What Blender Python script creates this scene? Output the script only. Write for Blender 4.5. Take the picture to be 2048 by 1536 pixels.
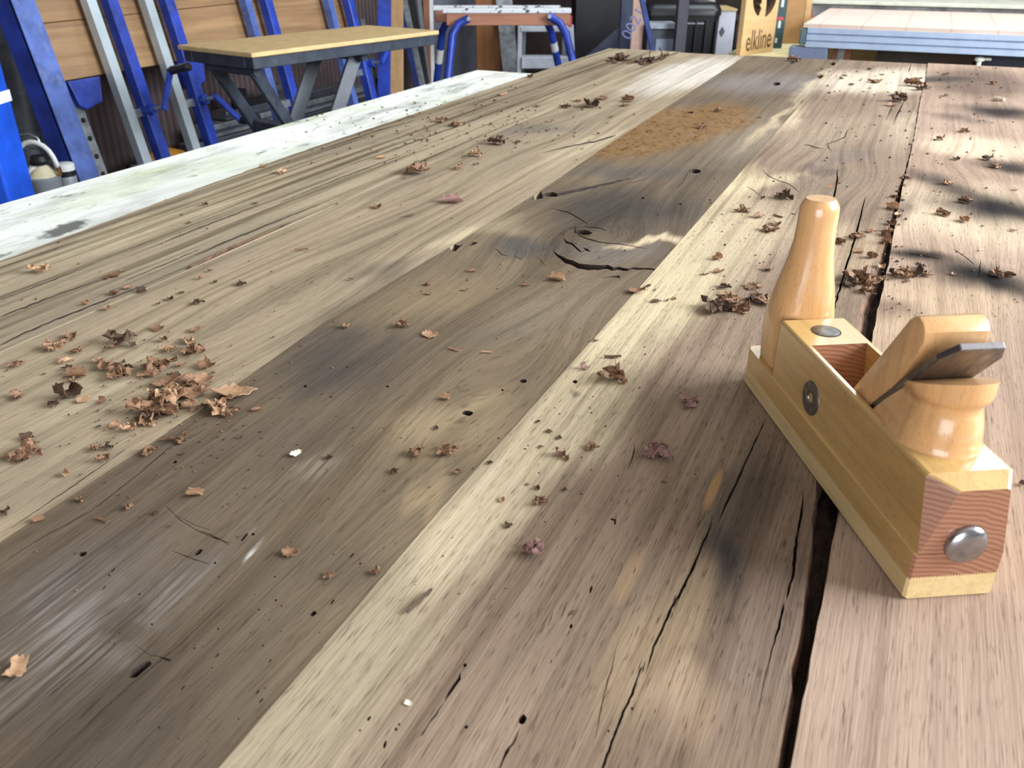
import bpy, bmesh, math, random
import numpy as np
from mathutils import Vector, Matrix
from mathutils import noise as mnoise

# ------------------------------------------------------------------ reset
for o in list(bpy.data.objects):
    bpy.data.objects.remove(o, do_unlink=True)
SC = bpy.context.scene
COL = SC.collection
PI = math.pi

# ------------------------------------------------------------------ camera
F = 1700.0                       # focal length in pixels of the 2048 x 1536 frame
H = 0.30                         # camera height above the boards
TH = math.atan(893.0 / F)        # pitch down
PSI = math.radians(24.42)        # the camera looks this far left of the boards' direction
CT, ST = math.cos(TH), math.sin(TH)
CP, SP = math.cos(PSI), math.sin(PSI)
cam_d = bpy.data.cameras.new('camera')
cam = bpy.data.objects.new('camera', cam_d)
COL.objects.link(cam)
cam.location = (0, 0, H)
cam.rotation_euler = (PI / 2 - TH, 0, PSI)
cam_d.sensor_width = 36.0
cam_d.lens = 36.0 * F / 2048.0
cam_d.clip_start = 0.02
cam_d.dof.use_dof = True
cam_d.dof.focus_distance = 0.75
cam_d.dof.aperture_fstop = 17.0
SC.camera = cam

# ------------------------------------------------------------------ light
SC.view_settings.view_transform = 'Standard'
SC.view_settings.look = 'None'
SC.view_settings.gamma = 1.0
SC.view_settings.use_curve_mapping = False
SC.view_settings.exposure = 0.48
world = bpy.data.worlds.new('daylight')
SC.world = world
world.use_nodes = True
bg = world.node_tree.nodes['Background']
bg.inputs[0].default_value = (0.82, 0.90, 1.0, 1)
bg.inputs[1].default_value = 1.0

def area_light(name, loc, target, sx, sy, power, color):
    d = bpy.data.lights.new(name, 'AREA')
    d.shape = 'RECTANGLE'; d.size = sx; d.size_y = sy
    d.energy = power; d.color = color
    o = bpy.data.objects.new(name, d)
    COL.objects.link(o)
    o.location = loc
    o.rotation_euler = (Vector(target) - Vector(loc)).to_track_quat('-Z', 'Y').to_euler()
    return o

# daylight through the window in the right wall and the rear doorway, plus an added overhead fill for the far end
area_light('window_daylight', (2.52, 1.75, 1.30), (0.0, 1.4, 0.2), 2.6, 1.3, 240, (0.86, 0.94, 1.0))
area_light('doorway_daylight', (0.9, -2.9, 0.75), (0.3, 1.0, 0.1), 2.2, 1.9, 66, (0.90, 0.95, 1.0))
area_light('far_end_fill', (0.4, 4.9, 2.38), (0.4, 4.9, 0.0), 2.4, 1.2, 75, (0.86, 0.94, 1.0))

# ------------------------------------------------------------------ helpers: layout
def ray(px, py):
    u, v = px - 1024.0, py - 768.0
    return u, F * CT - v * ST, F * ST + v * CT       # right, forward, drop

def cw(a, b):                                        # camera ground frame -> world
    return a * CP - b * SP, a * SP + b * CP

def U(px, py, z=0.0):                                # point of a horizontal plane seen at a pixel
    a, b, d = ray(px, py)
    k = (H - z) / d
    x, y = cw(a * k, b * k)
    return Vector((x, y, z))

def Wb(px, py, b0):                                  # same, in the camera ground frame at forward distance b0
    a, b, d = ray(px, py)
    k = b0 / b
    return Vector((a * k, b0, H - d * k))

def pxm(py):                                         # metres per pixel on the boards at image row py
    return H / (F * ST + (py - 768.0) * CT)

YAW = Matrix.Rotation(PSI, 4, 'Z')

# ------------------------------------------------------------------ helpers: materials
def S(r, g, b):
    def l(c):
        c /= 255.0
        return c / 12.92 if c <= 0.04045 else ((c + 0.055) / 1.055) ** 2.4
    return (l(r), l(g), l(b), 1.0)

class NT:
    def __init__(self, name):
        self.m = bpy.data.materials.new(name)
        self.m.use_nodes = True
        self.t = self.m.node_tree
        self.p = self.t.nodes['Principled BSDF']
    def nd(self, ty, **kw):
        n = self.t.nodes.new(ty)
        for k, v in kw.items():
            setattr(n, k, v)
        return n
    def put(self, sock, v):
        if isinstance(v, bpy.types.NodeSocket):
            self.t.links.new(v, sock)
        elif v is not None:
            if hasattr(sock.default_value, '__len__') and not hasattr(v, '__len__'):
                v = (v,) * len(sock.default_value)
            if hasattr(sock.default_value, '__len__'):
                v = tuple(v)[:len(sock.default_value)]
            sock.default_value = v
    def math(self, op, a, b=None, c=None, clamp=False):
        n = self.nd('ShaderNodeMath', operation=op, use_clamp=clamp)
        for i, v in enumerate((a, b, c)):
            if v is not None:
                self.put(n.inputs[i], v)
        return n.outputs[0]
    def vmath(self, op, a, b=None):
        n = self.nd('ShaderNodeVectorMath', operation=op)
        self.put(n.inputs[0], a)
        if b is not None:
            self.put(n.inputs[1], b)
        return n.outputs['Value'] if op == 'LENGTH' else n.outputs[0]
    def obj(self):
        return self.nd('ShaderNodeTexCoord').outputs['Object']
    def sep(self, v):
        n = self.nd('ShaderNodeSeparateXYZ'); self.put(n.inputs[0], v)
        return n.outputs
    def comb(self, x, y, z):
        n = self.nd('ShaderNodeCombineXYZ')
        for i, v in enumerate((x, y, z)):
            self.put(n.inputs[i], v)
        return n.outputs[0]
    def mapping(self, v, loc=(0, 0, 0), rot=(0, 0, 0), scale=(1, 1, 1), ty='POINT'):
        n = self.nd('ShaderNodeMapping', vector_type=ty)
        self.put(n.inputs[0], v)
        n.inputs[1].default_value = loc
        n.inputs[2].default_value = rot
        n.inputs[3].default_value = scale
        return n.outputs[0]
    def noise(self, v, scale=1.0, detail=2.0, rough=0.5, dist=0.0, color=False):
        n = self.nd('ShaderNodeTexNoise')
        self.put(n.inputs['Vector'], v)
        n.inputs['Scale'].default_value = scale
        n.inputs['Detail'].default_value = detail
        n.inputs['Roughness'].default_value = rough
        n.inputs['Distortion'].default_value = dist
        return n.outputs[1] if color else n.outputs[0]
    def voro(self, v, scale, feature='F1'):
        n = self.nd('ShaderNodeTexVoronoi', feature=feature)
        self.put(n.inputs['Vector'], v)
        n.inputs['Scale'].default_value = scale
        return n.outputs['Distance']
    def mr(self, v, a, b, c=0.0, d=1.0, smooth=False):
        n = self.nd('ShaderNodeMapRange', clamp=True)
        if smooth:
            n.interpolation_type = 'SMOOTHSTEP'
        self.put(n.inputs[0], v)
        for i, q in enumerate((a, b, c, d)):
            n.inputs[i + 1].default_value = q
        return n.outputs[0]
    def mix(self, f, a, b, blend='MIX'):
        n = self.nd('ShaderNodeMix', data_type='RGBA', blend_type=blend)
        self.put(n.inputs[0], f)
        self.put(n.inputs[6], a)
        self.put(n.inputs[7], b)
        return n.outputs[2]
    def bump(self, h, strength=0.3, dist=0.001):
        n = self.nd('ShaderNodeBump')
        n.inputs['Strength'].default_value = strength
        n.inputs['Distance'].default_value = dist
        self.put(n.inputs['Height'], h)
        return n.outputs[0]
    def out(self, color, rough=0.5, metal=0.0, normal=None, spec=0.5, coat=0.0, coat_rough=0.1):
        p = self.p
        self.put(p.inputs['Base Color'], color)
        self.put(p.inputs['Roughness'], rough)
        self.put(p.inputs['Metallic'], metal)
        self.put(p.inputs['Specular IOR Level'], spec)
        p.inputs['Coat Weight'].default_value = coat
        p.inputs['Coat Roughness'].default_value = coat_rough
        if normal is not None:
            self.put(p.inputs['Normal'], normal)
        return self.m

MATS = {}
def paint(name, col, rough=0.5, var=0.15, metal=0.0, scale=14.0, spec=0.5, dirt=None):
    if name in MATS:
        return MATS[name]
    t = NT(name)
    o = t.obj()
    n = t.noise(o, scale, 3, 0.6)
    c = t.mix(t.mr(n, 0.3, 0.75), S(*[min(255, q * (1 + var * 0.5)) for q in col]), S(*[q * (1 - var) for q in col]))
    if dirt:
        c = t.mix(t.mr(t.noise(o, scale * 2.3, 5, 0.65), 0.55, 0.72), c, S(*dirt))
    MATS[name] = t.out(c, rough, metal, None, spec)
    return MATS[name]

def timber(name, light, dark, along=1, freq=40.0, rough=0.6, contrast=1.0, seed=0.0, coat=0.0, fleck=False):
    if name in MATS:
        return MATS[name]
    t = NT(name)
    o = t.obj()
    sc = [freq, freq, freq]; sc[along] = freq * 0.035
    v = t.mapping(o, (seed, seed * 1.7, seed * 0.3), (0, 0, 0), sc)
    n1 = t.noise(v, 1.0, 5, 0.6, 0.6)
    sc2 = [freq * 6, freq * 6, freq * 6]; sc2[along] = freq * 0.35
    n2 = t.noise(t.mapping(o, (0, 0, 0), (0, 0, 0), sc2), 1.0, 3, 0.6)
    c = t.mix(t.mr(n1, 0.5 - 0.2 / contrast, 0.5 + 0.2 / contrast), S(*light), S(*dark))
    c = t.mix(t.math('MULTIPLY', t.mr(n2, 0.45, 0.75), 0.35), c, S(*[q * 0.7 for q in dark]))
    if fleck:
        sc3 = [900.0, 900.0, 900.0]; sc3[along] = 170.0
        n3 = t.noise(t.mapping(o, (0, 0, 0), (0, 0, 0), sc3), 1.0, 1, 0.5)
        c = t.mix(t.math('MULTIPLY', t.mr(n3, 0.62, 0.74), 0.35), c, S(*[q * 0.62 for q in dark]))
    MATS[name] = t.out(c, rough, 0.0, t.bump(n2, 0.1, 0.0008), 0.5, coat, 0.12)
    return MATS[name]

# ------------------------------------------------------------------ helpers: meshes
def tag(o, label=None, cat=None, group=None, kind=None):
    if label: o['label'] = label
    if cat: o['category'] = cat
    if group: o['group'] = group
    if kind: o['kind'] = kind
    return o

def link(name, me, mat=None, parent=None):
    o = bpy.data.objects.new(name, me)
    COL.objects.link(o)
    if mat is not None:
        ms = mat if isinstance(mat, (list, tuple)) else [mat]
        if len(me.materials) == 0:
            for m in ms:
                me.materials.append(m)
    if parent is not None:
        o.parent = parent
    return o

def empty(name, loc=(0, 0, 0), rz=0.0, label=None, cat=None, group=None):
    o = bpy.data.objects.new(name, None)
    COL.objects.link(o)
    o.location = loc
    o.rotation_euler = (0, 0, rz)
    o.empty_display_size = 0.05
    return tag(o, label, cat, group)

class G:
    """collects shapes and links them as ONE mesh object"""
    def __init__(self):
        self.v = []; self.f = []; self.mi = []
    def add(self, vs, fs, mi=0):
        k = len(self.v)
        self.v += [tuple(p) for p in vs]
        self.f += [[i + k for i in f] for f in fs]
        self.mi += [mi] * len(fs)
        return self
    def box(self, lo, hi, M=None, mi=0):
        x0, y0, z0 = lo; x1, y1, z1 = hi
        vs = [Vector(p) for p in ((x0,y0,z0),(x1,y0,z0),(x1,y1,z0),(x0,y1,z0),(x0,y0,z1),(x1,y0,z1),(x1,y1,z1),(x0,y1,z1))]
        if M is not None:
            vs = [M @ p for p in vs]
        return self.add(vs, [(0,3,2,1),(4,5,6,7),(0,1,5,4),(1,2,6,5),(2,3,7,6),(3,0,4,7)], mi)
    def bar(self, p0, p1, w, d, up=(0, 0, 1), mi=0):
        """a box from p0 to p1; w is measured across, d towards up x axis"""
        p0, p1 = Vector(p0), Vector(p1)
        ax = (p1 - p0).normalized()
        sx = ax.cross(Vector(up))
        if sx.length < 1e-4:
            sx = ax.cross(Vector((0, 1, 0)))
        sx.normalize()
        sy = sx.cross(ax).normalized()
        vs = []
        for p in (p0, p1):
            for a, b in ((-1,-1),(1,-1),(1,1),(-1,1)):
                vs.append(p + sx * (a * w / 2) + sy * (b * d / 2))
        return self.add(vs, [(0,1,2,3),(7,6,5,4),(0,4,5,1),(1,5,6,2),(2,6,7,3),(3,7,4,0)], mi)
    def prism(self, poly, c0, c1, fn, mi=0):
        """poly of 2-d points, extruded from c0 to c1; fn(p, q, c) -> xyz"""
        n = len(poly)
        vs = [fn(p, q, c0) for p, q in poly] + [fn(p, q, c1) for p, q in poly]
        fs = [tuple(range(n - 1, -1, -1)), tuple(range(n, 2 * n))]
        fs += [(i, (i + 1) % n, n + (i + 1) % n, n + i) for i in range(n)]
        return self.add(vs, fs, mi)
    def rings(self, rings, cap=True, mi=0):
        n = len(rings[0]); k = len(rings)
        vs = [p for r in rings for p in r]
        fs = []
        for a in range(k - 1):
            for i in range(n):
                j = (i + 1) % n
                fs.append((a * n + i, a * n + j, (a + 1) * n + j, (a + 1) * n + i))
        if cap:
            fs.append(tuple(range(n - 1, -1, -1)))
            fs.append(tuple((k - 1) * n + i for i in range(n)))
        return self.add(vs, fs, mi)
    def tube(self, path, r, n=10, mi=0):
        path = [Vector(p) for p in path]
        rs = r if isinstance(r, (list, tuple)) else [r] * len(path)
        rings = []; ref = None
        for i, p in enumerate(path):
            a = path[max(0, i - 1)]; b = path[min(len(path) - 1, i + 1)]
            t = (b - a).normalized()
            if ref is None:
                ref = t.cross(Vector((0.13, 0.31, 0.94)))
                if ref.length < 0.05:
                    ref = t.cross(Vector((1, 0, 0)))
            s = (ref - t * ref.dot(t)).normalized(); ref = s
            w = t.cross(s)
            rings.append([p + (s * math.cos(q) + w * math.sin(q)) * rs[i] for q in [2 * PI * j / n for j in range(n)]])
        return self.rings(rings, True, mi)
    def lathe(self, prof, c=(0, 0, 0), axis=2, n=32, mi=0):
        rings = []
        for r, h in prof:
            ring = []
            for j in range(n):
                q = 2 * PI * j / n
                a, b = r * math.cos(q), r * math.sin(q)
                p = {2: (a, b, h), 1: (a, h, -b), 0: (h, a, b)}[axis]
                ring.append((c[0] + p[0], c[1] + p[1], c[2] + p[2]))
            rings.append(ring)
        return self.rings(rings, True, mi)
    def mesh(self, name, bevel=0.0, seg=2, smooth=None, recalc=True, tri=False):
        me = bpy.data.meshes.new(name)
        bm = bmesh.new()
        vs = [bm.verts.new(p) for p in self.v]
        for f, mi in zip(self.f, self.mi):
            try:
                fc = bm.faces.new([vs[i] for i in f]); fc.material_index = mi
            except ValueError:
                pass
        if recalc:
            bmesh.ops.recalc_face_normals(bm, faces=bm.faces)
        if bevel > 0:
            es = [e for e in bm.edges if len(e.link_faces) == 2 and e.calc_face_angle(0) > 0.6]
            bmesh.ops.bevel(bm, geom=es, offset=bevel, segments=seg, affect='EDGES', profile=0.5, clamp_overlap=True)
        if smooth is not None:
            for f in bm.faces:
                f.smooth = True
            for e in bm.edges:
                if len(e.link_faces) == 2:
                    e.smooth = e.calc_face_angle(0) < smooth
        bm.to_mesh(me); bm.free()
        return me
    def build(self, name, mat, parent=None, bevel=0.0, seg=2, smooth=None):
        return link(name, self.mesh(name, bevel, seg, smooth), mat, parent)

def boolean(o, cutter_mesh, self_hit=True):
    """subtract cutter_mesh from mesh object o for good"""
    c = bpy.data.objects.new('cutter', cutter_mesh)
    COL.objects.link(c)
    c.matrix_world = o.matrix_world.copy()
    md = o.modifiers.new('cut', 'BOOLEAN')
    md.operation = 'DIFFERENCE'; md.solver = 'EXACT'; md.object = c
    md.use_self = self_hit
    dg = bpy.context.evaluated_depsgraph_get()
    me = bpy.data.meshes.new_from_object(o.evaluated_get(dg))
    o.modifiers.clear()
    old = o.data
    o.data = me
    me.name = old.name
    bpy.data.objects.remove(c)

def struct(name, g, mat, bevel=0.0):
    o = g.build(name, mat, None, bevel)
    o['kind'] = 'structure'
    return o

# ================================================================== the room
FLOOR = -0.88
m_wall_dark = None
def corrugated(name, a, b, freq):
    t = NT(name)
    o = t.obj(); x, y, z = t.sep(o)
    w = t.math('SINE', t.math('MULTIPLY', y, freq))
    c = t.mix(t.mr(t.noise(o, 5, 4, 0.6), 0.3, 0.7), S(*a), S(*b))
    c = t.mix(t.math('MULTIPLY', t.mr(w, 0.2, 1.0), 0.4), c, S(*[q * 0.7 for q in b]))
    return t.out(c, 0.75, 0, t.bump(w, 0.5, 0.01))
m_wall_left = corrugated('brown_ribbed_wall', (96, 78, 78), (72, 58, 60), 160.0)
m_wall = paint('workshop_wall', (150, 140, 128), 0.9, 0.25, scale=3)
m_wall_far = paint('far_wall_boards', (70, 58, 50), 0.85, 0.4, scale=4)
m_ceil = paint('ceiling_boards', (190, 184, 172), 0.9, 0.15, scale=3)
m_floor = paint('concrete_floor', (96, 90, 84), 0.85, 0.35, scale=5, dirt=(66, 58, 52))
struct('floor', G().box((-3.4, -3.1, FLOOR - 0.1), (2.7, 8.6, FLOOR)), m_floor)
struct('ceiling', G().box((-3.4, -3.1, 2.45), (-0.9, 8.6, 2.55)).box((1.7, -3.1, 2.45), (2.7, 8.6, 2.55))
       .box((-0.9, -3.1, 2.45), (1.7, 4.2, 2.55)).box((-0.9, 5.6, 2.45), (1.7, 8.6, 2.55)), m_ceil)
struct('wall_left', G().box((-3.4, -3.1, FLOOR), (-3.3, 8.6, 2.45)), m_wall_left)
struct('wall_far', G().box((-3.3, 8.5, FLOOR), (2.7, 8.6, 2.45)), m_wall_far)
struct('wall_right', G().box((2.6, -3.1, FLOOR), (2.7, 8.6, 0.6)).box((2.6, -3.1, 2.05), (2.7, 8.6, 2.45))
       .box((2.6, -3.1, 0.6), (2.7, 0.4, 2.05)).box((2.6, 3.1, 0.6), (2.7, 8.6, 2.05)), m_wall)
struct('wall_rear', G().box((-3.3, -3.1, FLOOR), (-0.3, -3.0, 2.45)).box((2.1, -3.1, FLOOR), (2.6, -3.0, 2.45))
       .box((-0.3, -3.1, 1.8), (2.1, -3.0, 2.45)), m_wall)
gw = G()
for yy in (0.42, 1.3, 2.2, 3.08):
    gw.box((2.55, yy - 0.03, 0.6), (2.6, yy + 0.03, 2.05))
for zz in (0.63, 2.02):
    gw.box((2.55, 0.4, zz - 0.03), (2.6, 3.1, zz + 0.03))
struct('window_1', gw, paint('window_frame_paint', (225, 225, 220), 0.5, 0.05))

# ================================================================== the white bench
def bench_mat():
    t = NT('white_stained_bench_top')
    o = t.obj()
    n = t.noise(o, 7, 6, 0.65)
    st = t.noise(t.mapping(o, (3, 1, 0), (0, 0, 0.15), (22, 4, 8)), 1.0, 6, 0.7, 0.4)
    c = t.mix(t.mr(n, 0.42, 0.66), S(250, 250, 246), S(240, 243, 228))
    edge = t.mr(t.sep(o)[0], -0.93, -1.12, 0.0, 1.0)
    gr = t.mr(t.noise(t.mapping(o, (7, 2, 0), (0, 0, 0), (5, 2.2, 4)), 1.0, 4, 0.6), 0.5, 0.7)
    c = t.mix(t.math('MULTIPLY', gr, t.math('ADD', t.math('MULTIPLY', edge, 0.75), 0.25)), c, S(178, 196, 112))
    sm = t.math('MULTIPLY', t.mr(st, 0.47, 0.66), t.mr(t.noise(o, 3.2, 3, 0.5), 0.36, 0.54))
    c = t.mix(t.math('MULTIPLY', sm, 0.9), c, S(112, 114, 92))
    dk = t.mr(t.noise(t.mapping(o, (1, 9, 0), (0, 0, 0), (30, 11, 10)), 1.0, 4, 0.7), 0.60, 0.68)
    c = t.mix(t.math('MULTIPLY', dk, 0.7), c, S(84, 92, 84))
    ye = t.mr(t.noise(t.mapping(o, (4, 4, 0), (0, 0, 0), (9, 5, 5)), 1.0, 3, 0.6), 0.66, 0.74)
    c = t.mix(t.math('MULTIPLY', ye, 0.6), c, S(206, 186, 104))
    # one dark smear near the boards
    p = U(128, 458, -0.034)
    d = t.vmath('LENGTH', t.mapping(t.vmath('ADD', o, t.vmath('MULTIPLY', t.vmath('SUBTRACT', t.noise(o, 60, 3, 0.6, color=True), (0.5, 0.5, 0.5)), (0.03, 0.05, 0))),
                                     (p.x, p.y, p.z), (0, 0, 0.2), (0.02, 0.05, 0.2), 'TEXTURE'))
    c = t.mix(t.mr(d, 1.0, 0.6, 0, 0.9), c, S(92, 92, 84))
    b = t.bump(t.noise(o, 90, 4, 0.6), 0.25, 0.002)
    return t.out(c, 0.6, 0, b, 0.4)
BZ = -0.034                                           # bench top, under the boards
bench = empty('workbench', (-0.35, 0.95, FLOOR), 0, 'long white workbench with greenish stains under the oak boards', 'workbench')
def wpart(g, name, mat, parent, **kw):               # part whose geometry is in world coordinates
    o = g.build(name, mat, parent, **kw)
    o.matrix_parent_inverse = Matrix.LocRotScale(parent.location, parent.rotation_euler, None).inverted()
    return o
wpart(G().box((-1.15, -0.45, BZ - 0.045), (0.62, 2.29, BZ)), 'bench_top', bench_mat(), bench, bevel=0.003)
m_benchframe = timber('bench_frame_pine', (168, 138, 100), (120, 92, 62), 2, 30)
for lx in (-1.02, 0.48):
    for ly in (-0.3, 2.1):
        wpart(G().box((lx - 0.045, ly - 0.045, FLOOR), (lx + 0.045, ly + 0.045, BZ - 0.045)), 'leg', m_benchframe, bench)
wpart(G().box((-0.975, 2.08, BZ - 0.16), (0.435, 2.12, BZ - 0.045)), 'rail', m_benchframe, bench)
wpart(G().box((-0.975, -0.32, BZ - 0.16), (0.435, -0.28, BZ - 0.045)), 'rail', m_benchframe, bench)

# ================================================================== the oak boards
def oak(name, base, base2, seed, blobs=(), knots=(), streak=0.6, streak_tint=(150, 122, 98), freq=45.0, fine=0.5, pores=0.55,
        warp=0.03, cross=None, mottle=None, flecks=(), ringf=0.0, wamp=(0.03, 0.12)):
    def S(r, g, b, k=0.30):
        l = 0.3 * r + 0.59 * g + 0.11 * b
        return globals()['S'](r + (l - r) * k, g + (l - g) * k, b + (l - b) * k)
    t = NT(name)
    o = t.obj(); x, y, z = t.sep(o)
    n1 = t.noise(t.mapping(o, (seed, seed * 2.1, 0), (0, 0, 0), (5, 1.1, 1)), 1.0, 2, 0.5)
    xk = t.math('ADD', x, t.math('MULTIPLY', t.math('SUBTRACT', n1, 0.5), warp))
    for (kx, ky, sx, sy, a) in knots:
        dx = t.math('SUBTRACT', x, kx); dy = t.math('SUBTRACT', y, ky)
        e = t.math('ADD', t.math('POWER', t.math('ABSOLUTE', t.math('DIVIDE', dx, sx)), 2.0),
                   t.math('POWER', t.math('ABSOLUTE', t.math('DIVIDE', dy, sy)), 2.0))
        e = t.math('POWER', 2.718, t.math('MULTIPLY', e, -1.0))
        xk = t.math('SUBTRACT', xk, t.math('MULTIPLY', t.math('MULTIPLY', dx, e), a))
    def gv(fx, fy, k):
        return t.comb(t.math('MULTIPLY', xk, fx), t.math('MULTIPLY', y, fy), seed + k)
    broad = t.noise(gv(freq, 1.6, 0.0), 1.0, 3, 0.6)
    fib = t.noise(gv(freq * 8, 11.0, 3.0), 1.0, 2, 0.7)
    por = t.noise(gv(freq * 12, 70.0, 5.0), 1.0, 1, 0.5)
    # colour of the wood itself and its stains, with some light painted in
    wv = t.vmath('MULTIPLY', t.vmath('SUBTRACT', t.noise(t.mapping(o, (seed, 0, 0), (0, 0, 0), (34, 4.5, 1)), 1.0, 2, 0.6, color=True), (0.5, 0.5, 0.5)), (wamp[0], wamp[1], 0.0))
    wv2 = t.vmath('MULTIPLY', t.vmath('SUBTRACT', t.noise(o, 9, 1, 0.6, color=True), (0.5, 0.5, 0.5)), (0.05, 0.07, 0.0))
    pw = t.vmath('ADD', t.vmath('ADD', o, wv), wv2)
    low = t.noise(t.mapping(o, (seed * 3, seed, 0), (0, 0, 0), (9, 1.6, 1)), 1.0, 2, 0.6)
    c = t.mix(t.mr(low, 0.35, 0.65), S(*base), S(*base2))
    for (p0, p1, w, colr, s, soft) in blobs:
        a = U(*p0); b = U(*p1)
        mid = (a + b) / 2; dv = b - a
        ang = math.atan2(dv.y, dv.x)
        m = t.mapping(pw, (mid.x, mid.y, 0), (0, 0, ang), (max(dv.length / 2, 0.004), w, 1.0), 'TEXTURE')
        d = t.vmath('LENGTH', m)
        c = t.mix(t.mr(d, 1.0 + soft * 0.6, 1.0 - soft, 0.0, s, True), c, S(*colr))
    # grain over it
    tint = S(*streak_tint, 0.4)
    c = t.mix(t.math('MULTIPLY', t.mr(broad, 0.46, 0.68), streak), c, t.mix(1.0, c, tint, 'MULTIPLY'))
    c = t.mix(t.math('MULTIPLY', t.mr(broad, 0.5, 0.32), 0.14), c, t.mix(1.0, c, (1.2, 1.19, 1.16, 1), 'MULTIPLY'))
    if ringf:
        r = t.math('SINE', t.math('ADD', t.math('MULTIPLY', xk, ringf), t.math('MULTIPLY', n1, 9.0)))
        c = t.mix(t.math('MULTIPLY', t.mr(r, 0.35, 1.0), 0.45), c, t.mix(1.0, c, tint, 'MULTIPLY'))
    c = t.mix(t.math('MULTIPLY', t.mr(fib, 0.42, 0.72), fine * 0.9), c, t.mix(1.0, c, S(176, 164, 156), 'MULTIPLY'))
    c = t.mix(t.math('MULTIPLY', t.mr(por, 0.6, 0.72), pores), c, t.mix(1.0, c, S(150, 132, 120), 'MULTIPLY'))
    if cross:                                         # pale saw marks across the grain
        for (p0, p1, w, colr, s) in cross:
            a = U(*p0); b = U(*p1); mid = (a + b) / 2; dv = b - a
            m = t.mapping(pw, (mid.x, mid.y, 0), (0, 0, math.atan2(dv.y, dv.x)), (dv.length / 2, w, 1.0), 'TEXTURE')
            d = t.vmath('LENGTH', m)
            sn = t.noise(t.comb(t.math('MULTIPLY', xk, 330.0), t.math('MULTIPLY', y, 12.0), 2.0), 1.0, 2, 0.6)
            sm = t.noise(t.comb(t.math('MULTIPLY', x, 20.0), t.math('MULTIPLY', y, 26.0), 8.0), 1.0, 2, 0.6)
            f = t.math('MULTIPLY', t.mr(d, 1.1, 0.4, 0, s, True), t.math('MULTIPLY', t.mr(sn, 0.45, 0.58), t.mr(sm, 0.36, 0.56)))
            c = t.mix(f, c, S(*colr))
    hh = t.noise(t.mapping(o, (0, 0, 0), (0, 0, 0), (freq * 9, 40.0, 1)), 1.0, 1, 0.6)
    if mottle:                                        # checked, mottled patch
        for (p0, p1, w, colr) in mottle:
            a = U(*p0); b = U(*p1); mid = (a + b) / 2; dv = b - a
            m = t.mapping(pw, (mid.x, mid.y, 0), (0, 0, math.atan2(dv.y, dv.x)), (dv.length / 2, w, 1.0), 'TEXTURE')
            d = t.vmath('LENGTH', m)
            msk = t.mr(d, 1.15, 0.7, 0, 1, True)
            vo = t.voro(t.mapping(o, (0, 0, 0), (0, 0, 0.42), (62, 170, 1)), 1.0, 'DISTANCE_TO_EDGE')
            nn = t.noise(t.mapping(o, (0, 0, 0), (0, 0, 0), (60, 30, 1)), 1.0, 3, 0.7)
            c = t.mix(t.math('MULTIPLY', msk, t.mr(nn, 0.3, 0.62, 0.25, 0.85)), c, S(*colr, 0.1))
            c = t.mix(t.math('MULTIPLY', msk, t.math('MULTIPLY', t.mr(vo, 0.13, 0.02), t.mr(nn, 0.42, 0.58))), c, S(66, 46, 32))
            hh = t.math('SUBTRACT', hh, t.math('MULTIPLY', msk, t.mr(vo, 0.14, 0.0, 0, 1.2)))
    for (p, r, colr, s) in flecks:                    # small spots of their own colour
        q = U(*p)
        d = t.vmath('LENGTH', t.mapping(t.vmath('ADD', o, t.vmath('MULTIPLY', wv, (0.2, 0.12, 0))), (q.x, q.y, 0), (0, 0, 0), (r[0], r[1], 1.0), 'TEXTURE'))
        c = t.mix(t.mr(d, 1.0, 0.5, 0, s), c, S(*colr))
    rg = 0.6
    return t.out(c, rg, 0, t.bump(hh, 0.35, 0.0006), 0.03)

def crack_mat():
    t = NT('dark_crack_wood'); o = t.obj()
    return t.out(t.mix(t.noise(o, 120, 3), S(58, 42, 32), S(28, 20, 17)), 0.9)
def rot_mat():
    t = NT('rotten_brown_edge'); o = t.obj()
    n = t.noise(t.mapping(o, (0, 0, 0), (0, 0, 0), (220, 60, 120)), 1.0, 5, 0.7)
    c = t.mix(t.mr(n, 0.35, 0.65), S(128, 94, 68), S(66, 46, 36))
    return t.out(c, 0.85, 0, t.bump(n, 0.7, 0.002))
M_CRACK = crack_mat(); M_ROT = rot_mat()

def edge_fn(pts):
    w = sorted([(U(*p).y, U(*p).x) for p in pts])
    ys = [q[0] for q in w]; xs = [q[1] for q in w]
    return lambda y: float(np.interp(y, ys, xs))

RNG = random.Random(11)
def ribbon(g, pts, depth=0.012, mi=1, jit=0.22, step=9.0):
    """pts: (px, py, width px); cuts a crack along them"""
    P = []
    for (a, b) in zip(pts[:-1], pts[1:]):
        n = max(1, int(math.hypot(b[0] - a[0], b[1] - a[1]) / step))
        for i in range(n):
            k = i / n
            P.append([a[j] + (b[j] - a[j]) * k for j in range(3)])
    P.append(list(pts[-1]))
    L, R = [], []
    for i, (x, y, w) in enumerate(P):
        q0 = P[max(0, i - 1)]; q1 = P[min(len(P) - 1, i + 1)]
        dx, dy = q1[0] - q0[0], q1[1] - q0[1]
        l = math.hypot(dx, dy) or 1.0
        nx, ny = -dy / l, dx / l
        w = max(w, 0.7)
        j = RNG.uniform(-jit, jit) * (w + 1.2)
        w2 = w * RNG.uniform(0.75, 1.2) / 2
        if i in (0, len(P) - 1):
            w2 = 0.3; j = 0
        L.append(U(x + nx * (w2 + j), y + ny * (w2 + j)))
        R.append(U(x - nx * (w2 - j), y - ny * (w2 - j)))
    poly = [(p.x, p.y) for p in L] + [(p.x, p.y) for p in reversed(R)]
    g.prism(poly, 0.003, -depth, lambda p, q, c: (p, q, c), mi)

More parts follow.
